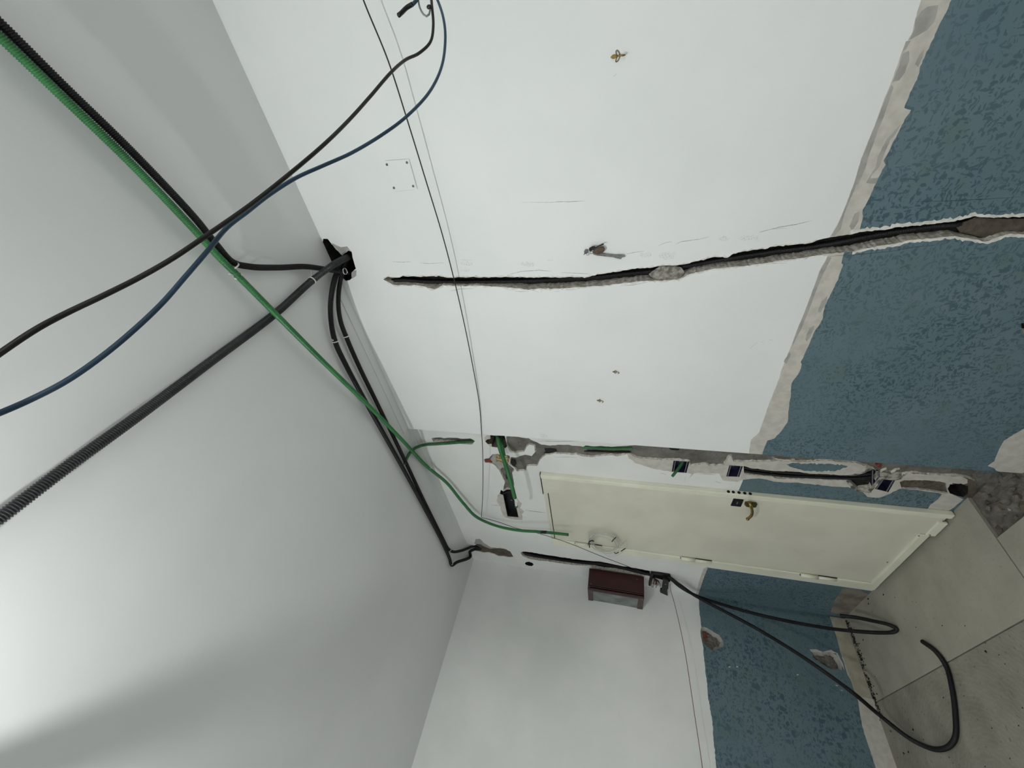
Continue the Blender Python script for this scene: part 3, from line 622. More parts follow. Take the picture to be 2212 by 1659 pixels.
# ---- ceiling, floor, rest of the room (behind the camera)
def quad(name, vs, m_, parent=None, kind='structure'):
    o = link_mesh(name, vs, [(0, 1, 2, 3)], m_, parent)
    if kind and parent is None: o['kind'] = kind
    return o
ceiling = quad('ceiling', [(-2.9, -2.9, H), (D, -2.9, H), (D, YE, H), (-2.9, YE, H)], CEIL)
bm_obj('plaster_strip', box_bm((-.052, -1.0, H - .004), (0, -.012, H), .001), CEIL, ceiling)
bm_obj('plaster_strip', box_bm((D - .045, .0, H - .003), (D, 1.2, H), .001), CEIL, ceiling)
quad('wall_front', [(-2.9, -2.9, 0), (D, -2.9, 0), (D, -2.9, H), (-2.9, -2.9, H)], WHITE)
quad('wall_opposite', [(-2.9, -2.9, 0), (-2.9, YE, 0), (-2.9, YE, H), (-2.9, -2.9, H)], WHITE)
for k, (c, ax) in enumerate((((-2.0, -2.895, 1.5), 0), ((-2.895, .7, 1.4), 1))):  # made-up windows, added round the fill lights
    wr = empty('window_%d' % (k + 1), c); wr['kind'] = 'structure'; ex = Vector((1, 0, 0)) if ax == 0 else Vector((0, 1, 0)); C_ = Vector(c)
    for a_, b_ in (((-.76, -.66), (.76, -.66)), ((-.76, .66), (.76, .66)), ((-.76, -.66), (-.76, .66)), ((.76, -.66), (.76, .66)), ((0, -.66), (0, .66))):
        bm_obj('window_frame', cyl_bm(C_ + ex * a_[0] + Vector((0, 0, a_[1])), C_ + ex * b_[0] + Vector((0, 0, b_[1])), .025, seg=4), WHITE, wr)
floor = quad('floor', [(-2.9, -2.9, -.016), (D + .02, -2.9, -.016), (D + .02, YE, -.016), (-2.9, YE, -.016)], RUBBLE)
def slab(poly, m_, z=0.0):
    bm = bmesh.new(); vs = [bm.verts.new((x, y, z)) for x, y in poly]; f = bm.faces.new(vs)
    r = bmesh.ops.extrude_face_region(bm, geom=[f])
    for v in r['geom']:
        if isinstance(v, bmesh.types.BMVert): v.co.z -= .0155
    bmesh.ops.recalc_face_normals(bm, faces=bm.faces)
    return bm_obj('slab', bm, m_, floor)
slab([(-.418, .292), (D, .290), (D, YE), (-.418, YE)], SCREED)
slab([(-.418, -.32), (-.136, -.318), (-.134, .285), (-.418, .287)], SCREED)
slab([(-.418, -1.6), (-.136, -1.598), (-.136, -.325), (-.418, -.326)], SCREED)
slab([(-1.1, .0), (-.424, .0), (-.424, YE), (-1.1, YE)], ROUGHF)
slab([(-1.1, -1.6), (-.424, -1.6), (-.424, -.006), (-1.1, -.006)], ROUGHF)
slab([(-2.9, -2.9), (-1.106, -2.9), (-1.106, YE), (-2.9, YE)], ROUGHF)
slab([(-1.1, -2.9), (-.0, -2.9), (-.0, -1.606), (-1.1, -1.606)], ROUGHF)
slab([(-.130, -1.6), (-.0, -1.6), (-.0, -.9), (-.130, -.9)], SCREED)
# skirting left on the end wall
bm_obj('baseboard_left', box_bm((-.40, YE - .010, .002), (.07, YE, .092), .003), mat('skirting_cream', (.36, .33, .26), (.42, .39, .31), scale=20, rough=.7, bump=.2), None)['kind'] = 'structure'

def rock(c, r, seed, m_, name='rubble_chunk', flat=.6, parent=None):
    rnd = random.Random(seed); bm = bmesh.new()
    for i in range(12):
        v = Vector((rnd.gauss(0, 1), rnd.gauss(0, 1), rnd.gauss(0, 1))).normalized()
        bm.verts.new((c[0] + v.x * r * rnd.uniform(.7, 1.1), c[1] + v.y * r * rnd.uniform(.6, 1.1), c[2] + v.z * r * flat))
    r_ = bmesh.ops.convex_hull(bm, input=list(bm.verts))
    bmesh.ops.delete(bm, geom=[g for g in r_['geom_interior'] if isinstance(g, bmesh.types.BMVert)], context='VERTS')
    return bm_obj(name, bm, m_, parent)
rnd = random.Random(3)
for i in range(90):                        # lying in the dug-out pit at the foot of the corner
    x = rnd.uniform(-.125, .065); y = rnd.uniform(-.30, .275)
    rr = rnd.choice([.006, .008, .011, .014, .019, .026])
    rock((x, y, -.016 + rr * .2), rr, i, rnd.choice([RUBBLE, RUBBLE, MORTAR, GREYP if rr < .012 else MORTARB]), parent=floor)
lump_n = [(-.125 + .19 * a / 13, -.30 + .575 * b / 30) for a in range(14) for b in range(31)]
bm = bmesh.new(); vv = [bm.verts.new((x, y, -.013 + .013 * noise.noise(Vector((x * 22, y * 22, 1))) + .006 * noise.noise(Vector((x * 70, y * 70, 4))))) for x, y in lump_n]
for a in range(13):
    for b in range(30): bm.faces.new((vv[a * 31 + b], vv[(a + 1) * 31 + b], vv[(a + 1) * 31 + b + 1], vv[a * 31 + b + 1]))
bm_obj('pit_bed', bm, RUBBLE, floor)
bm = bmesh.new()                            # crumbs along the end wall
def crumb(bm, c, r, rnd):
    q = ball_bm(c, r, bm, (1, rnd.uniform(.6, 1.2), .6), 1)
for i in range(420):
    t = rnd.random() ** 1.3
    crumb(bm, (.05 - t * .55, YE - .014 - abs(rnd.gauss(0, .018)) - (.02 if .1 < t < .5 else 0) * rnd.random(), rnd.uniform(.001, .004)), rnd.uniform(.0015, .005), rnd)
for i in range(70):
    crumb(bm, (rnd.uniform(-.9, .03), rnd.uniform(.6, YE - .05), .001), rnd.uniform(.001, .003), rnd)
o = bm_obj('dirt_crumbs', bm, DARKH, floor); o['kind'] = 'stuff'
for i, (x, y) in enumerate([(1909, 1285), (1876, 1294), (1877, 1305), (1895, 1500), (1925, 1580), (1953, 1627), (1963, 1625), (1929, 1640), (2130, 1408), (1973, 1576), (1901, 1556), (1865, 1382), (1858, 1405), (1862, 1412)]):
    p = hit(x, y, 'Z', 0); rock((p.x, p.y, .002), .007, 300 + i, DARKH, parent=floor, flat=.4)

# ======================================================================= DOOR
XF = D - .028                 # front of frame and leaf
def py_(x, y, X=XF): return hit(x, y, 'X', X).y
def pz_(x, y, X=XF): return hit(x, y, 'X', X).z
Y0 = hit(1167, 1019, 'X', D).y; Y1 = hit(1606, 1071, 'X', XF).y; Y2 = hit(1542, 1104, 'X', XF).y
Y3 = hit(1620, 1224, 'X', XF).y; Y4 = hit(1620, 1238, 'X', XF).y
ZT = 2.075
door = empty('door_1', (D, Y0, 0)); door['kind'] = 'structure'
def dpart(name, lo, hi, m_, bev=.002): return bm_obj(name, box_bm(lo, hi, bev), m_, door)
dpart('door_frame', (XF, Y0, 0.006), (D + .001, Y0 + .032, ZT), CREAMPAINT2, .004)
dpart('door_frame', (XF, Y3 + .004, 0.02), (D + .001, Y4, ZT - .005), CREAMPAINT2, .006)
dpart('door_frame', (D - .012, Y0 + .03, 2.032), (D + .001, Y4 - .004, ZT - .004), mat('shadow_gap', (.05, .048, .04)), .001)  # dark strip, shade of the head gap put into its colour
dpart('lock_stile', (XF - .002, Y0 + .029, .03), (D, Y2, ZT - .004), CREAMPAINT, .003)
leaf = dpart('door_leaf', (XF + .006, Y2 - .002, .055), (D, Y3, ZT - .035), CREAMPAINT, .002)
dpart('head_panel', (XF + .008, Y2, ZT - .028), (D, Y3, ZT - .003), CREAMPAINT, .002)
dpart('top_gap', (XF + .006, Y0 - .002, ZT + .001), (D + .002, Y2 + .03, ZT + .0045), bpy.data.materials['shadow_gap'], 0)  # thin dark box painting in the shade above the frame
dpart('weather_bar', (XF - .010, Y0 + .06, .012), (XF + .004, Y2, .052), CREAMPAINT2, .003)
dpart('weather_bar', (XF - .006, Y2 + .004, .030), (XF + .010, Y3, .070), CREAMPAINT2, .003)
for (x, y) in ((2038, 1126), (2009, 1156), (1985, 1158), (1917, 1215)):
    p = hit(x, y, 'X', XF - .011); bm_obj('screw', cyl_bm((p.x + .002, p.y, p.z), (p.x - .0015, p.y, p.z), .004, .003, 10), SCREWM, door)
def hinge(xa, xm, xb, yy):
    za = pz_(xa, yy); zm = pz_(xm, yy + 3); zb_ = pz_(xb, yy + 6); yc = Y3 + .006
    h = bm_obj('hinge', cyl_bm((XF - .006, yc, zm + .002), (XF - .006, yc, za), .0125, seg=16), CREAMPAINT2, door, True)
    bm_obj('hinge_barrel', cyl_bm((XF - .003, yc + .003, zb_), (XF - .003, yc + .003, zm - .001), .0100, seg=16), CREAMPAINT2, h, True).location = (0, 0, 0)
    bm_obj('hinge_gap', box_bm((XF - .001, yc - .0125, zb_ - .002), (XF + .0035, yc - .0098, zm), 0), DARKH, h).location = (0, 0, 0)
    bm_obj('hinge_pin', cyl_bm((XF - .004, yc, za), (XF - .004, yc, za + .004), .006, seg=12), SCREWM, h).location = (0, 0, 0)
hinge(1470, 1501, 1537, 1207); hinge(1727, 1766, 1808, 1243); hinge(1243, 1270, 1300, 1178)
for i, (x, y) in enumerate([(1573.5, 1062), (1584, 1063), (1596, 1065), (1608, 1067), (1620, 1068)]):
    p = hit(x, y, 'X', XF + .014); p.y = Y0 - .0005
    bm_obj('drill_hole', cyl_bm((p.x, p.y + .003, p.z), (p.x, p.y - .001, p.z), .0085, seg=12), DARKH, door)
lk = plate('lock_plate', cp(1560, 1020, 18.43, [(450, 1045), (848, 1085), (735, 1350), (335, 1305)]), 'X', XF - .002, .006, BLACKP, None, bevel=.001)
lk.parent = door; lk.location = -door.location
k = plate('keyhole', cp(1560, 1020, 18.43, [(580, 1170), (640, 1180), (600, 1270), (560, 1260)]), 'X', XF - .0085, .002, SCREWM); k.parent = lk
hp = plate('door_handle', cp(1560, 1020, 18.43, [(900, 1170), (990, 1155), (1340, 1190), (1395, 1240), (1330, 1360), (1180, 1370), (950, 1330), (880, 1260)]), 'X', XF - .002, .009, BRASSD, None, bevel=.002)
hp.parent = door; hp.location = -door.location
pa = hit(1621, 1087, 'X', XF - .012)
pts = [hit(1619.5, 1086, 'X', XF - .008), hit(1620, 1088, 'X', XF - .045), hit(1623, 1096, 'X', XF - .05), hit(1625, 1106, 'X', XF - .05), hit(1622, 1115, 'X', XF - .05), hit(1616, 1120, 'X', XF - .048)]
tube('lever', pts, .0075, BRASS, hp, seg=12).location = (0, 0, 0)
bm_obj('lever_tip', ball_bm(hit(1615, 1121, 'X', XF - .048), .0095), BRASS, hp, True).location = (0, 0, 0)

# ======================================================================= FLUSH BOXES in the door wall
def flush_box(qpx, label, rails=True):
    root = empty('flush_box', hit(qpx[0][0], qpx[0][1], 'X', D))
    P = [hit(x, y, 'X', D) for x, y in qpx]
    c = sum(P, Vector()) / 4
    bm = bmesh.new()
    f_o = [bm.verts.new(Vector((D + .001, p.y, p.z))) for p in P]
    f_i = [bm.verts.new(Vector((D + .001, *(c + (p - c) * .93).yz))) for p in P]
    b_i = [bm.verts.new(Vector((D + .042, *(c + (p - c) * .90).yz))) for p in P]
    for i in range(4):
        j = (i + 1) % 4
        bm.faces.new((f_o[i], f_o[j], f_i[j], f_i[i])); bm.faces.new((f_i[i], f_i[j], b_i[j], b_i[i]))
    bm.faces.new(b_i)
    bm_obj('box_shell', bm, BLUEBOX if rails else BLACKP, root)
    if rails:
        for (a, b) in ((0, 3), (1, 2)):
            pa = P[a] + (P[1 - a if a < 2 else a] - P[a]) * .12; pb = P[b] + (P[2 if b == 3 else 3] - P[b]) * .12
            pa.x = pb.x = D + .002
            bm_obj('mounting_rail', cyl_bm(pa, pb, .0028, seg=6), GREYRAIL, root)
    cc = c.copy(); cc.x = D + .036
    bm_obj('screw_post', cyl_bm(cc, cc + Vector((.004, 0, 0)), .006, seg=10), GREYRAIL, root)
    tag(root, label, 'electrical box', 'open flush boxes in the door wall')
    return root
flush_box(BOXES['long'], 'long black open flush box in white wall above the door corner', False)
flush_box(BOXES['a'], 'small open flush box left of the door with cut green conduit in it')
flush_box(BOXES['b'], 'small dark open flush box at the top edge of blue paint beside lock')
flush_box(BOXES['c'], 'tilted dark blue flush box, upper of the low pair beside door')
flush_box(BOXES['d'], 'dark blue flush box, lower of the low pair beside door')
# white plaster splashes in the long box
for k, pg in enumerate((r2([(740, 1180), (820, 1150), (900, 1200), (880, 1240), (760, 1240)]), r2([(660, 870), (700, 890), (690, 930)]), r2([(780, 1300), (860, 1260), (820, 1340)]))):
    lump('plaster_splash', pg, 'X', D + .045, .003, WHITE_D, wall_back, amp=.4, seed=k)

# ======================================================================= CONDUITS on the ceiling
def ceil(x, y, drop): return hit(x, y, 'Z', H - drop)
def cond(name, pts, od, m_, label, pitch=.0042, cat='conduit', group=None, seg=14):
    pts = [Vector((p[0], p[1], min(p[2], H - od / 2 - .001))) for p in pts]
    return tag(tube(name, pts, od / 2, m_, pitch=pitch, seg=seg), label, cat, group)
green_pts = [Vector((-.86, -2.88, H - .034)), Vector((-.74, -2.3, H - .036)), ceil(-60, 25, .036), ceil(0, 80, .036), ceil(125, 200, .038), ceil(268, 338, .038), ceil(400, 475, .036), ceil(470, 552, .034), ceil(508, 590, .032), ceil(600, 683, .042), ceil(700, 783, .040), ceil(800, 880, .043),
             ceil(870, 952, .043), ceil(925, 1010, .016)]
green_pts += [hit(965, 1043, 'X', D - .05), hit(1000, 1086, 'X', D - .06), hit(1030, 1117, 'X', D - .06), hit(1070, 1135, 'X', D - .06), hit(1115, 1145, 'X', D - .07), hit(1170, 1149, 'X', D - .08), hit(1228, 1155, 'X', D - .09)]
cond('green_conduit', green_pts, .021, GREEN, 'long bright green ribbed conduit crossing the ceiling and drooping past the door')
cond('black_conduit', [Vector((-.838, -2.88, H - .032)), Vector((-.716, -2.3, H - .034)), ceil(-60, -5, .034), ceil(0, 50, .034), ceil(135, 183, .036), ceil(283, 326, .036), ceil(420, 470, .034), ceil(466, 527, .030), ceil(502, 566, .022), ceil(540, 576, .020), ceil(600, 578, .022), ceil(660, 576, .026), ceil(700, 581, .03)] +
     [hit(742, 588, 'X', -.02), hit(762, 588, 'X', .06)], .021, BLACKP, 'black conduit strapped beside the green one, then bending away to the wall hole')
cond('thick_black_conduit', [Vector((-2.88, -1.02, H - .03)), Vector((-2.2, -1.06, H - .035)), Vector((-1.7, -1.085, H - .038)), ceil(-60, 1160, .038), ceil(0, 1118, .038), ceil(150, 1005, .036), ceil(300, 897, .030), ceil(450, 785, .022), ceil(595, 677, .016), ceil(673, 607, .03), hit(720, 572, 'X', -.10), hit(750, 556, 'X', .0), hit(765, 550, 'X', .08)],
     .027, GREYBLK, 'thickest ribbed black conduit running diagonally over the ceiling from image left', pitch=.0056, seg=16)
G2 = 'pair of black conduits along the ceiling to the far corner'
cond('black_conduit', [hit(745, 560, 'X', .05), hit(730, 585, 'X', -.02), ceil(720, 615, .03), ceil(714, 660, .026), ceil(716, 700, .022), ceil(724, 738, .018), ceil(748, 790, .018), ceil(790, 868, .018), ceil(850, 975, .018), ceil(905, 1075, .018), ceil(950, 1160, .018), ceil(971, 1206, .016),
      ceil(976, 1221, .018)] + [hit(986, 1215, 'Z', H - .03), hit(1004, 1199, 'X', D - .035), hit(1014, 1192, 'X', D - .020), hit(1024, 1187, 'X', D - .010), hit(1038, 1186, 'X', D + .014)], .023, BLACKP, 'left one of two parallel black conduits running to the far ceiling corner', group=G2)
cond('black_conduit', [hit(752, 560, 'X', .05), hit(740, 588, 'X', -.015), ceil(733, 620, .03), ceil(731, 660, .026), ceil(736, 695, .022), ceil(748, 728, .018), ceil(775, 790, .018), ceil(815, 872, .018), ceil(870, 985, .018), ceil(915, 1080, .018), ceil(955, 1160, .018), ceil(969, 1186, .016),
      ceil(980, 1192, .018)] + [hit(994, 1190, 'Z', H - .03), hit(1008, 1184, 'X', D - .026), hit(1019, 1181, 'X', D - .012), hit(1030, 1182, 'X', D - .002), hit(1040, 1185, 'X', D + .014)], .021, BLACKP, 'right one of two parallel black conduits, next to the door wall', group=G2)
cond('green_conduit', [ceil(874, 1003, .014), ceil(880, 987, .018), ceil(890, 973, .02), hit(903, 965, 'Z', H - .022), hit(920, 960.5, 'X', D - .018), hit(950, 958.5, 'X', D - .014), hit(985, 956, 'X', D - .008), hit(1010, 954, 'X', D + .006), hit(1026, 953, 'X', D + .014)], .019, GREEND,
     'short green conduit branching from the ceiling into a slot in the hall wall')
# black tape band on the green conduit's loose end
bm_obj('tape_band', cyl_bm(hit(1168, 1149.3, 'X', D - .08), hit(1181, 1149.8, 'X', D - .083), .0112, seg=16), TAPE, bpy.data.objects['green_conduit'])
# conduit lying in the long chase
cond('chased_conduit', [hit(838, 606, 'X', .030)] + [hit(x, y - 1.5, 'X', .022) for x, y in cp(780, 500, 4.424, [(420, 470), (600, 485), (800, 488), (1000, 490), (1300, 485), (1600, 478), (1850, 465)]) + cp(1200, 400, 4.424, [(150, 897), (400, 882), (650, 855), (900, 830), (1100, 805), (1300, 770), (1500, 735), (1700, 700), (1900, 668), (2100, 638)]) +
      g3([(200, 597), (400, 572), (600, 540), (800, 500), (1000, 463), (1200, 433), (1400, 405), (1560, 395)])] + [hit(2090, 481, 'X', .034)], .0155, BLACKP, 'black ribbed conduit lying in the long chase across the white and blue wall', pitch=.004)
# two green conduits out of the hollow
cond('green_conduit', [hit(1074, 932, 'X', D + .055), hit(1075, 942, 'X', D + .02), hit(1077, 955, 'X', D - .04), hit(1081, 972, 'X', D - .09), hit(1088, 992, 'X', D - .135), hit(1097, 1020, 'X', D - .17), hit(1105, 1048, 'X', D - .18), hit(1112, 1075, 'X', D - .18)], .025, GREEN,
     'green conduit dangling from the brick hollow down to the long flush box')
cond('green_conduit', [hit(1084, 935, 'X', D + .055), hit(1084, 948, 'X', D + .02), hit(1085, 960, 'X', D - .015), hit(1087, 974, 'X', D - .035), hit(1089, 984, 'X', D - .045)], .020, GREEND, 'cut green conduit stub beside the dangling one in the brick hollow')
t_ = empty('socket_end', hit(1113, 1078, 'X', D - .175))
for k, (a, b, r_) in enumerate((((1112, 1075), (1117, 1082), .011), ((1115, 1083), (1115.5, 1092), .010))):
    bm_obj('white_cap', cyl_bm(hit(*a, 'X', D - .18), hit(*b, 'X', D - .175), r_, r_ * .85), WPLAS, t_)
bm_obj('green_rim', cyl_bm(hit(1115.3, 1091, 'X', D - .175), hit(1115.6, 1094, 'X', D - .173), .010, seg=14), GREEND, t_)
tag(t_, 'white capped end of the dangling green conduit in front of the long flush box', 'conduit end')
cond('green_conduit', [hit(1476, 985, 'X', D + .03), hit(1474, 997, 'X', D + .012), hit(1468, 1008, 'X', D - .02), hit(1461, 1018, 'X', D - .045), hit(1452, 1029, 'X', D - .06)], .016, GREEND, 'short cut green conduit sticking out of the small flush box')
cond('chased_conduit', [hit(1255, 967, 'X', D + .022)] + [hit(x, y, 'X', D + .004) for x, y in ((1268, 966), (1300, 967.5), (1330, 969), (1365, 968))], .015, GREEN, 'green ribbed conduit showing in the corner chase above the door', pitch=.004)
cond('chased_conduit', [hit(1258, 973, 'X', D + .02)] + [hit(x, y, 'X', D + .006) for x, y in ((1275, 974), (1300, 975), (1330, 976), (1362, 976))], .014, BLACKP, 'black ribbed conduit under the green one in the corner chase', pitch=.004)
for k, off in enumerate((-1, 6)):
    cond('chased_conduit', [hit(x, y + off, 'X', D + .010) for x, y in ((1603, 1010), (1625, 1014), (1660, 1018), (1700, 1022), (1750, 1024), (1800, 1026), (1850, 1027), (1880, 1024))], .016, BLACKP,
         ('upper' if k == 0 else 'lower') + ' black conduit in the chase through blue paint between the flush boxes', pitch=.004, group='black conduits low beside the door')
cond('chased_conduit', [hit(1135, 1196, 'X', D + .02)] + [hit(x, y, 'X', D + .002) for x, y in ((1150, 1199), (1180, 1204), (1220, 1210), (1260, 1215), (1300, 1218), (1340, 1225), (1380, 1235), (1410, 1242))], .027, BLACKP, 'black conduit in the corner slot above the red-brown cabinet', pitch=.004)

# cable ties
def tie(p, d, r, label, tail=None):
    root = empty('cable_tie', p); d = Vector(d).normalized(); M = fr((0, 0, 0), d)
    ring = [p + M @ Vector((math.cos(a) * r, math.sin(a) * r, 0)) for a in np.linspace(0, 2 * math.pi, 22)]
    V = []; Fc = []
    for q in ring:
        n = (q - p).normalized()
        for (du, dv) in ((0, -.0022), (0, .0022), (.0012, .0022), (.0012, -.0022)): V.append(q + n * du + d * dv)
    for i in range(21):
        for j in range(4): Fc.append((i * 4 + j, i * 4 + (j + 1) % 4, i * 4 + 4 + (j + 1) % 4, i * 4 + 4 + j))
    s = link_mesh('strap', V, Fc, TIE); s.parent = root; s.location = -root.location
    hd = p + M @ Vector((r + .002, 0, 0)) if tail is None else p + (Vector(tail) - p).normalized() * (r + .002)
    bm_obj('tie_head', box_bm(hd - Vector((.003, .003, .003)), hd + Vector((.003, .003, .003)), .0006), TIE, root)
    if tail is not None: tube('tie_tail', [hd, (hd + Vector(tail)) / 2 + Vector((0, 0, -.004)), Vector(tail)], .0011, TIE, root, seg=6)
    tag(root, label, 'cable tie', 'white cable ties on the conduits')
tie(ceil(514, 596, .026), ceil(540, 622, .03) - ceil(490, 572, .026), .0125, 'white cable tie round the green conduit where the black one leaves', ceil(494, 592, .03))
tie(ceil(503, 576, .024), ceil(540, 622, .03) - ceil(490, 566, .026), .019, 'wider white strap round green and black conduits at their bend', ceil(504, 540, .004))
tie(ceil(674, 606, .03), ceil(700, 583, .04) - ceil(640, 640, .025), .0150, 'white cable tie round the thickest black conduit near the hole', ceil(667, 566, .005))
tie(ceil(724, 737, .018), ceil(748, 790, .018) - ceil(716, 700, .02), .0130, 'white cable tie on the left conduit of the ceiling pair', ceil(705, 728, .02))
tie(ceil(747, 726, .018), ceil(775, 790, .018) - ceil(736, 695, .02), .0120, 'white cable tie on the right conduit of the ceiling pair')
tie(ceil(928, 1009, .02), ceil(925, 1010, .02) - ceil(870, 952, .03), .0115, 'white cable tie on the green conduit at the hall ceiling edge')
tie(ceil(971, 1188, .018), ceil(969, 1186, .016) - ceil(955, 1160, .018), .0115, 'thin tie on the right black conduit at the far corner bend')
tie(ceil(975, 1217, .018), ceil(971, 1206, .016) - ceil(950, 1160, .018), .0125, 'thin tie on the left black conduit at the far corner bend')
tie(hit(745, 586, 'X', -.02), (0, 0, 1), .012, 'white cable tie inside the dark wall hole')

# ======================================================================= HANGING CABLES
ROUTE = lambda pts: [at(x, y, z * .64) for x, y, z in pts]
tag(tube('black_cable', ROUTE([(930, -60, 1.03), (932, 0, 1.02), (936, 55, 1.01), (930, 90, 1.0), (905, 115, .98), (878, 128, .95), (846, 155, .90), (800, 208, .85), (755, 258, .80), (700, 312, .745), (620, 380, .69), (540, 443, .65), (440, 513, .60), (370, 560, .57), (300, 600, .545), (220, 640, .515), (140, 678, .49), (80, 710, .47), (0, 763, .45), (-120, 850, .42), (-420, 1010, .36)]), .0022, CABBLK, seg=12),
    'loose black cable drooping in front of the ceiling, above the blue one', 'cable')
tag(tube('blue_cable', ROUTE([(925, -40, 1.05), (945, 0, 1.04), (958, 40, 1.02), (962, 80, 1.01), (955, 140, .99), (930, 195, .96), (880, 250, .91), (830, 288, .87), (760, 330, .82), (700, 357, .78), (640, 384, .74), (580, 422, .70), (535, 457, .67), (490, 492, .64), (450, 540, .61), (400, 598, .58), (350, 655, .555), (290, 712, .53), (220, 770, .505), (140, 825, .48), (60, 866, .46), (0, 892, .44), (-120, 940, .41), (-420, 1090, .35)]), .0022, CABBLU, seg=12),
    'loose blue cable drooping below and beside the black one', 'cable')
root = empty('taped_wire_end', at(900, 0, .64))
tube('wire', ROUTE([(905, -40, 1.02), (902, -5, 1.01), (893, 8, 1.0), (888, 12, 1.0)]), .0029, CABBLU, root, seg=8)
tube('tape_wrap', ROUTE([(891, 9, 1.0), (878, 17, 1.0), (868, 27, .995), (861, 33, .99)]), .0034, TAPE, root, seg=8, step=.003)
tube('bare_wire', ROUTE([(903, -30, 1.02), (905, 10, 1.01), (910, 24, 1.01), (918, 34, 1.01), (924, 35, 1.01), (928, 28, 1.01), (929, 15, 1.01)]), .0015, GREYC, root, seg=8)
bm_obj('tape_knot', ball_bm(at(927, 15, .645), .0032, sc=(1, 1, 1.4)), TAPE, root, True)
tag(root, 'pale wire with black taped end and small grey loop at the top', 'wire')
# thin telephone wire, standing off the long wall and closing in on it
def off(x, y, d): return hit(x, y, 'X', -d)
tag(tube('thin_wire', [off(765, -60, .075), off(785, 0, .072), off(838, 130, .068), off(880, 260, .062), off(920, 390, .055), off(955, 505, .047), off(980, 600, .038), off(1003, 700, .027), off(1022, 795, .017), off(1035, 870, .009), off(1040, 930, .004), hit(1043, 985, 'X', D - .085), hit(1043, 1060, 'X', D - .075), hit(1040, 1117, 'X', D - .07)], .0021, THIN, seg=6, step=.02),
    'thin black wire strung across the white wall towards the hall', 'wire')
tag(tube('thin_wire', [hit(1040, 1118, 'X', D - .058), hit(1075, 1127, 'X', D - .05), hit(1112, 1140, 'X', D - .05), hit(1155, 1150, 'X', D - .05), hit(1220, 1170, 'X', D - .06), hit(1300, 1202, 'X', D - .06), hit(1360, 1225, 'X', D - .055), hit(1400, 1242, 'X', D - .05), hit(1412, 1249, 'X', D - .03)], .0020, THIN, seg=6, step=.02),
    'thin black wire running taut past the door top to the corner box', 'wire')
tag(tube('red_wire', [hit(1447, 1262, 'X', D - .03), hit(1449, 1276, 'X', D - .04), hit(1456, 1300, 'Y', YE - .10), hit(1468, 1350, 'Y', YE - .12), hit(1480, 1410, 'Y', YE - .13), hit(1491, 1480, 'Y', YE - .13), hit(1502, 1555, 'Y', YE - .12), hit(1512, 1620, 'Y', YE - .12), hit(1518, 1665, 'Y', YE - .12), hit(1526, 1740, 'Y', YE - .12), Vector((-1.9, YE - .10, 1.10)), Vector((-2.88, YE - .02, 1.18))], .0019, REDW, seg=6, step=.02),
    'thin dark red wire sagging across the white end wall', 'wire')
# two stout black conduits falling from the corner box to the floor
la = [hit(1432, 1244, 'X', D + .03), hit(1447, 1250, 'X', D - .01), hit(1470, 1268, 'X', D - .05), hit(1505, 1287, 'Y', YE - .10), hit(1560, 1306, 'Y', YE - .15), hit(1640, 1328, 'Y', YE - .24), hit(1740, 1349, 'Y', YE - .36), hit(1830, 1362, 'Y', YE - .45)]
e = hit(1925, 1366, 'Z', .0135)
la += [Vector((e.x, e.y, .0135)) + Vector((.04, .04, .05)) * .0 , hit(1936, 1358, 'Z', .014), hit(1922, 1350, 'Z', .03), hit(1880, 1340, 'Z', .10), hit(1850, 1334, 'Z', .15), hit(1817, 1330, 'Z', .20)]
cond('floor_conduit', la, .022, BLACKP, 'stout black conduit from the corner box whose loose end curls up at the floor', group='black conduits hanging to the floor')
lb = [hit(1428, 1240, 'X', D + .03), hit(1446, 1247, 'X', D - .02), hit(1468, 1263, 'X', D - .07), hit(1505, 1289, 'Y', YE - .13), hit(1560, 1318, 'Y', YE - .20), hit(1640, 1361, 'Y', YE - .30), hit(1740, 1423, 'Y', YE - .40), hit(1830, 1487, 'Y', YE - .48)]
lb += [hit(1900, 1545, 'Z', .10), hit(1960, 1592, 'Z', .04)] + [hit(x, y, 'Z', .0125) for x, y in ((1995, 1611), (2025, 1619), (2050, 1612), (2064, 1590), (2064, 1545), (2057, 1490), (2044, 1440), (2022, 1408), (1993, 1386))]
cond('floor_conduit', lb, .022, BLACKP, 'longer black conduit falling from the corner box and looping wide over the floor', group='black conduits hanging to the floor')
# corner outlet: torn box, bracket, wires
jc = lambda p: cp(1380, 1210, 18.43, p)
root = empty('corner_outlet', hit(1420, 1245, 'X', D))
plate('box_lip', jc([(480, 430), (560, 440), (470, 930), (385, 910)]), 'X', D - .002, .020, BLACKP, root)
plate('box_lip', jc([(480, 430), (1230, 540), (1240, 600), (480, 500)]), 'X', D - .002, .012, BLACKP, root)
plate('bracket', jc([(970, 690), (1170, 760), (1130, 1200), (1145, 1360), (860, 1230), (835, 1180), (860, 1090), (910, 1100)]), 'X', D - .040, .012, BLACKP, root)
p_ = hit(*jc([(1060, 960)])[0], 'X', D - .053); bm_obj('bracket_eye', cyl_bm(p_ + Vector((-.001, 0, 0)), p_ + Vector((.004, 0, 0)), .007, seg=14), GREYRAIL, root)
plate('bracket', jc([(1120, 800), (1190, 820), (1170, 1130), (1110, 1130)]), 'X', D - .030, .006, BLACKP, root)
for k in range(16):
    a = jc([(520 + 17 * k, 640 + 12 * k)])[0]; b = jc([(470 + 24 * k + random.uniform(-30, 30), 900 + random.uniform(-60, 200))])[0]
    tube('wire_strand', [hit(*a, 'X', D - .004), hit((a[0] + b[0]) / 2 + random.uniform(-2, 2), (a[1] + b[1]) / 2, 'X', D - .03), hit(*b, 'X', D - .035)], .0024, BLACKP if k % 3 else REDW, root, seg=6)
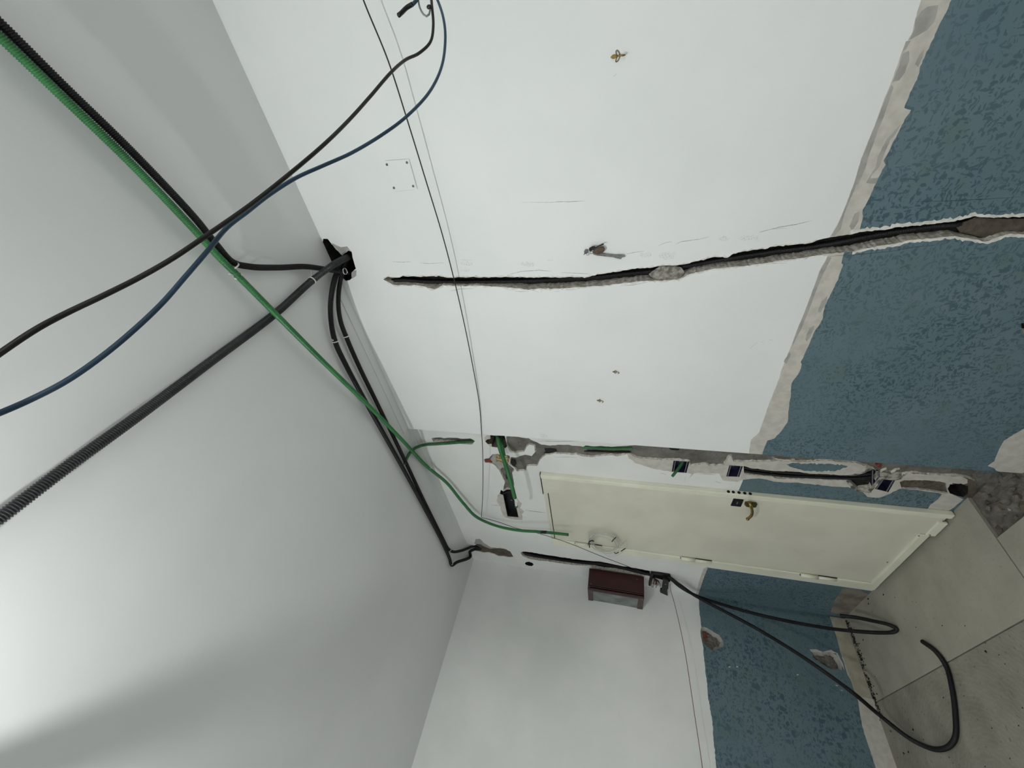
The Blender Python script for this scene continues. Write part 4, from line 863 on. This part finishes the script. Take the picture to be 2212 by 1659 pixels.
tag(root, 'torn black outlet with bracket and frayed wires in the hall corner', 'electrical box')

# ======================================================================= CABINET on the end wall
B0 = hit(1387.8, 1316.6, 'Y', YE); ztop = hit(1271, 1295, 'Y', YE).z; dp = .215
x0, x1, z0, z1 = B0.x, .055, B0.z, ztop
cab = empty('wall_cabinet', (x0, YE, z0))
def cpart(name, lo, hi, m_, bev=.002): return bm_obj(name, box_bm(lo, hi, bev), m_, cab)
cpart('carcass', (x0 + .012, YE - dp + .02, z0 + .003), (x1, YE, z1 - .003), WOODR)
dr = cpart('cabinet_door', (x0 + .03, YE - dp, z0), (x1, YE - dp + .02, z1), WOODR, .003)
for k, (a, b) in enumerate(((.0, .012), (.018, .026))):
    cpart('moulding', (x0 + a, YE - dp - .003, z0), (x0 + b, YE - dp + .02, z1), WOODR, .003)
cpart('top_rail', (x0 - .002, YE - dp + .014, z1 - .038), (x0 + .014, YE - .001, z1), WOODE, .002)
cpart('bottom_rail', (x0 - .002, YE - dp + .014, z0), (x0 + .014, YE - .001, z0 + .04), WOODE, .002)
cpart('glass_panel', (x0 + .004, YE - dp + .034, z0 + .04), (x0 + .010, YE - .001, z1 - .038), GLASSP, .0)
cpart('front_stile', (x0 - .001, YE - dp + .002, z0), (x0 + .014, YE - dp + .032, z1), WOODR, .002)
for k, (x, y) in enumerate(((1312, 1291), (1330, 1296), (1336, 1302), (1342, 1302), (1322, 1289))):
    p = hit(x, y, 'X', x0 + .003); bm_obj('paint_fleck', box_bm(p - Vector((.0008, .003, .010)), p + Vector((.0008, .002, .008))), GREYP, cab)
for (x, z) in ((x0 + .04, z1 - .02), (x0 + .015, z1 - .012), (x1 - .03, z0 + .05)):
    bm_obj('screw_head', cyl_bm((x, YE - dp - .002, z), (x, YE - dp + .004, z), .0035, seg=10), SCREWM, cab)
tag(cab, 'narrow red-brown wooden cabinet with grey side panel high on the end wall', 'cabinet')

# ======================================================================= THINGS ON THE LONG WHITE WALL
root = empty('blank_plate', hit(866, 378, 'X', 0))
qp = [(831, 347), (884, 343), (902, 408), (848, 414)]
plate('cover', qp, 'X', -.0002, .0035, WHITE, root, bevel=.001)
for (x, y) in cp(700, 0, 2.962, [(402, 1053), (530, 1040), (447, 1202), (570, 1191)]):
    p = hit(x, y, 'X', -.004); s = bm_obj('screw', cyl_bm(p + Vector((.001, 0, 0)), p + Vector((-.0018, 0, 0)), .0045, .0038, 12), SCREWM, root)
    bm_obj('screw_slot', box_bm(p - Vector((.0022, .003, .0006)), p - Vector((.0017, -.003, -.0006))), DARKH, s).location = (0, 0, 0)
tag(root, 'square white blank cover plate with four grey screws on white wall', 'cover plate')

def hook(cx, cy, s, label, first=None):
    """ornate brass hanger: leaf crown, two side scrolls, stem and turned-out lip"""
    c = hit(cx, cy, 'X', 0)
    if first is None:
        root = empty('picture_hook', c)
        M = lambda y, z: Vector((0, y, z))
        def pl(name, yz, t=.002, x=-.0005):
            bm = bmesh.new(); a = [bm.verts.new(c + Vector((x, y, z))) for y, z in yz]; b = [bm.verts.new(c + Vector((x - t, y, z))) for y, z in yz]
            bm.faces.new(a); bm.faces.new(b[::-1]); n = len(yz)
            for k in range(n): bm.faces.new((a[k], b[k], b[(k + 1) % n], a[(k + 1) % n]))
            bmesh.ops.recalc_face_normals(bm, faces=bm.faces)
            return bm_obj(name, bm, BRASS, root)
        pl('crown_leaf', [(0, .018), (.004, .013), (.0048, .008), (.003, .003), (-.003, .003), (-.0048, .008), (-.004, .013)])
        for sg in (1, -1):
            tube('scroll', [c + Vector((-.002, sg * y, z)) for y, z in ((.001, .002), (.004, .003), (.0095, .0045), (.0115, .003), (.0105, .000), (.007, -.003), (.001, -.006))], .0012, BRASSD, root, seg=6, step=.0015)
        bm_obj('nail_head', ball_bm(c + Vector((-.003, 0, .001)), .0022), BRASSD, root, True)
        tube('hook_lip', [c + Vector(v) for v in ((-.002, 0, .002), (-.003, 0, -.006), (-.0045, 0, -.014), (-.010, 0, -.0185), (-.016, 0, -.014), (-.017, 0, -.011))], .0018, BRASS, root, seg=8, step=.0015)
    else:
        root = first.copy(); COL.objects.link(root)
        for ch in first.children:
            k = ch.copy(); COL.objects.link(k); k.parent = root
        root.location = c
    root.scale = (s, s, s)
    return tag(root, label, 'hook', 'small brass picture hooks on the white wall')
h1 = hook(1334, 121, 1.05, 'brass picture hook highest in the photo, alone on the white wall')
h2 = hook(1330, 803, .8, 'small brass picture hook, upper of the two below the chase', h1)
h3 = hook(1296, 865, .85, 'small brass picture hook, lower of the two near the wall end', h1)

kb = lambda p: cp(1250, 500, 18.43, p)
root = empty('key_ring', hit(1268, 545, 'X', 0))
plate('nail_plate', kb([(215, 790), (260, 715), (340, 705), (390, 760), (360, 830), (300, 870), (230, 860)]), 'X', -.003, .004, STEEL, root, bevel=.0008)
bm_obj('nail', cyl_bm(hit(1266, 546, 'X', .005), hit(1261, 550, 'X', -.03), .0016, seg=8), STEEL, root)
for (cx, cy, rr) in ((360, 900, 55), (510, 840, 60), (480, 690, 65)):
    ring = [hit(*kb([(cx + rr * math.cos(a), cy + rr * .8 * math.sin(a))])[0], 'X', -.012 - .004 * math.sin(a)) for a in np.linspace(0, 2 * math.pi, 14)]
    tube('split_ring', ring, .0008, STEEL, root, seg=6, step=.002)
plate('leather_fob', kb([(590, 700), (700, 640), (860, 590), (960, 590), (1030, 640), (1050, 700), (1010, 780), (930, 840), (820, 890), (700, 900), (610, 850), (560, 760)]), 'X', -.010, .006, LEATH, root, bevel=.002)
plate('fob_cap', kb([(410, 700), (440, 640), (540, 590), (620, 575), (680, 610), (600, 680), (540, 740), (450, 780)]), 'X', -.012, .006, BLACKP, root, bevel=.001)
plate('key', kb([(650, 630), (950, 480), (1005, 475), (1000, 520), (940, 540), (660, 650)]), 'X', -.018, .002, BLACKP, root)
plate('key', kb([(700, 870), (900, 860), (1450, 930), (1560, 915), (1780, 930), (1870, 990), (1720, 1030), (1690, 1095), (1500, 1060), (1380, 1020), (700, 950)]), 'X', -.006, .002, STEEL, root)
plate('key_bow', kb([(560, 830), (650, 800), (730, 850), (740, 920), (650, 930), (580, 900)]), 'X', -.008, .003, STEEL, root)
tag(root, 'bunch of keys with brown leather fob hanging on a nail in white wall', 'keys')

# coil of pale wire hanging at the door's upper hinge
root = empty('wire_coil', hit(1300, 1170, 'X', XF - .03))
cr = random.Random(5)
for k in range(7):
    cx, cy = 1304 + cr.uniform(-4, 5), 1172 + cr.uniform(-3, 4); rx, ry = 31 + cr.uniform(-6, 6), 17 + cr.uniform(-4, 3); ph = cr.uniform(0, 6)
    pts = [hit(cx + rx * math.cos(a + ph) + cr.uniform(-1, 1), cy + ry * math.sin(a + ph) + .18 * rx * math.cos(a + ph) + cr.uniform(-.8, .8), 'X', XF - .022 - .02 * cr.random()) for a in np.linspace(0, 6.6, 16)]
    tube('wire_loop', pts, .0016, CLEARW, root, seg=6, step=.01)
tube('wire_tail', [hit(x, y, 'X', XF - .02) for x, y in ((1340, 1180), (1352, 1166), (1354, 1178), (1345, 1192), (1332, 1200), (1318, 1203), (1304, 1196))], .0014, CLEARW, root, seg=6, step=.01)
wc = lambda p: cp(1240, 1110, 13.825, p)
for pl in ([(590, 820), (540, 800), (460, 830), (450, 920), (465, 1000)], [(1130, 830), (1190, 760), (1250, 700)], [(1410, 1115), (1470, 1070), (1535, 1030)], [(1210, 1150), (1235, 1185), (1330, 1150)]):
    tube('tape_piece', [hit(x, y, 'X', XF - .048) for x, y in wc(pl)], .0042 if len(pl) > 3 else .0030, TAPE, root, seg=8, step=.004)
tag(root, 'coil of pale thin wire with black tape pieces hung by the door hinge', 'wire coil')

# ======================================================================= LAMP (outside the frame, lights the room)
root = empty('pendant_lamp', LAMP)
EM = bpy.data.materials.new('lamp_glow'); EM.use_nodes = True
b = EM.node_tree.nodes['Principled BSDF']; b.inputs['Base Color'].default_value = (1, 1, 1, 1)
b.inputs['Emission Color'].default_value = (.97, .995, .975, 1); b.inputs['Emission Strength'].default_value = LAMP_STRENGTH
bm_obj('bulb', ball_bm(LAMP, .018, sub_=3), EM, root, True)
bm_obj('bulb_housing', cyl_bm(LAMP + Vector((0, 0, .003)), LAMP + Vector((0, 0, .058)), .019, .016, 24), WPLAS, root)
bm_obj('lamp_holder', cyl_bm(LAMP + Vector((0, 0, .055)), LAMP + Vector((0, 0, .09)), .019, .015), BLACKP, root)
tube('flex', [LAMP + Vector(v) for v in ((0, 0, .07), (.0, .0, .12), (.0, 0, H - LAMP.z))], .004, BLACKP, root, seg=8)
# unseen blocker, added beside the bulb to throw the soft band over the ceiling
cdir = Vector((.469, .883, 0)) * .20
tube('spare_flex', [LAMP + cdir + Vector((0, 0, .08)), LAMP + cdir + Vector((0, 0, H - LAMP.z))], .005, BLACKP, root, seg=8)
bm_obj('connector_sleeve', cyl_bm(LAMP + cdir + Vector((0, 0, -.05)), LAMP + cdir + Vector((0, 0, .085)), .023, .021, 20), BLACKP, root)
tag(root, 'bare bulb pendant lamp hanging from the ceiling beside the camera', 'lamp')
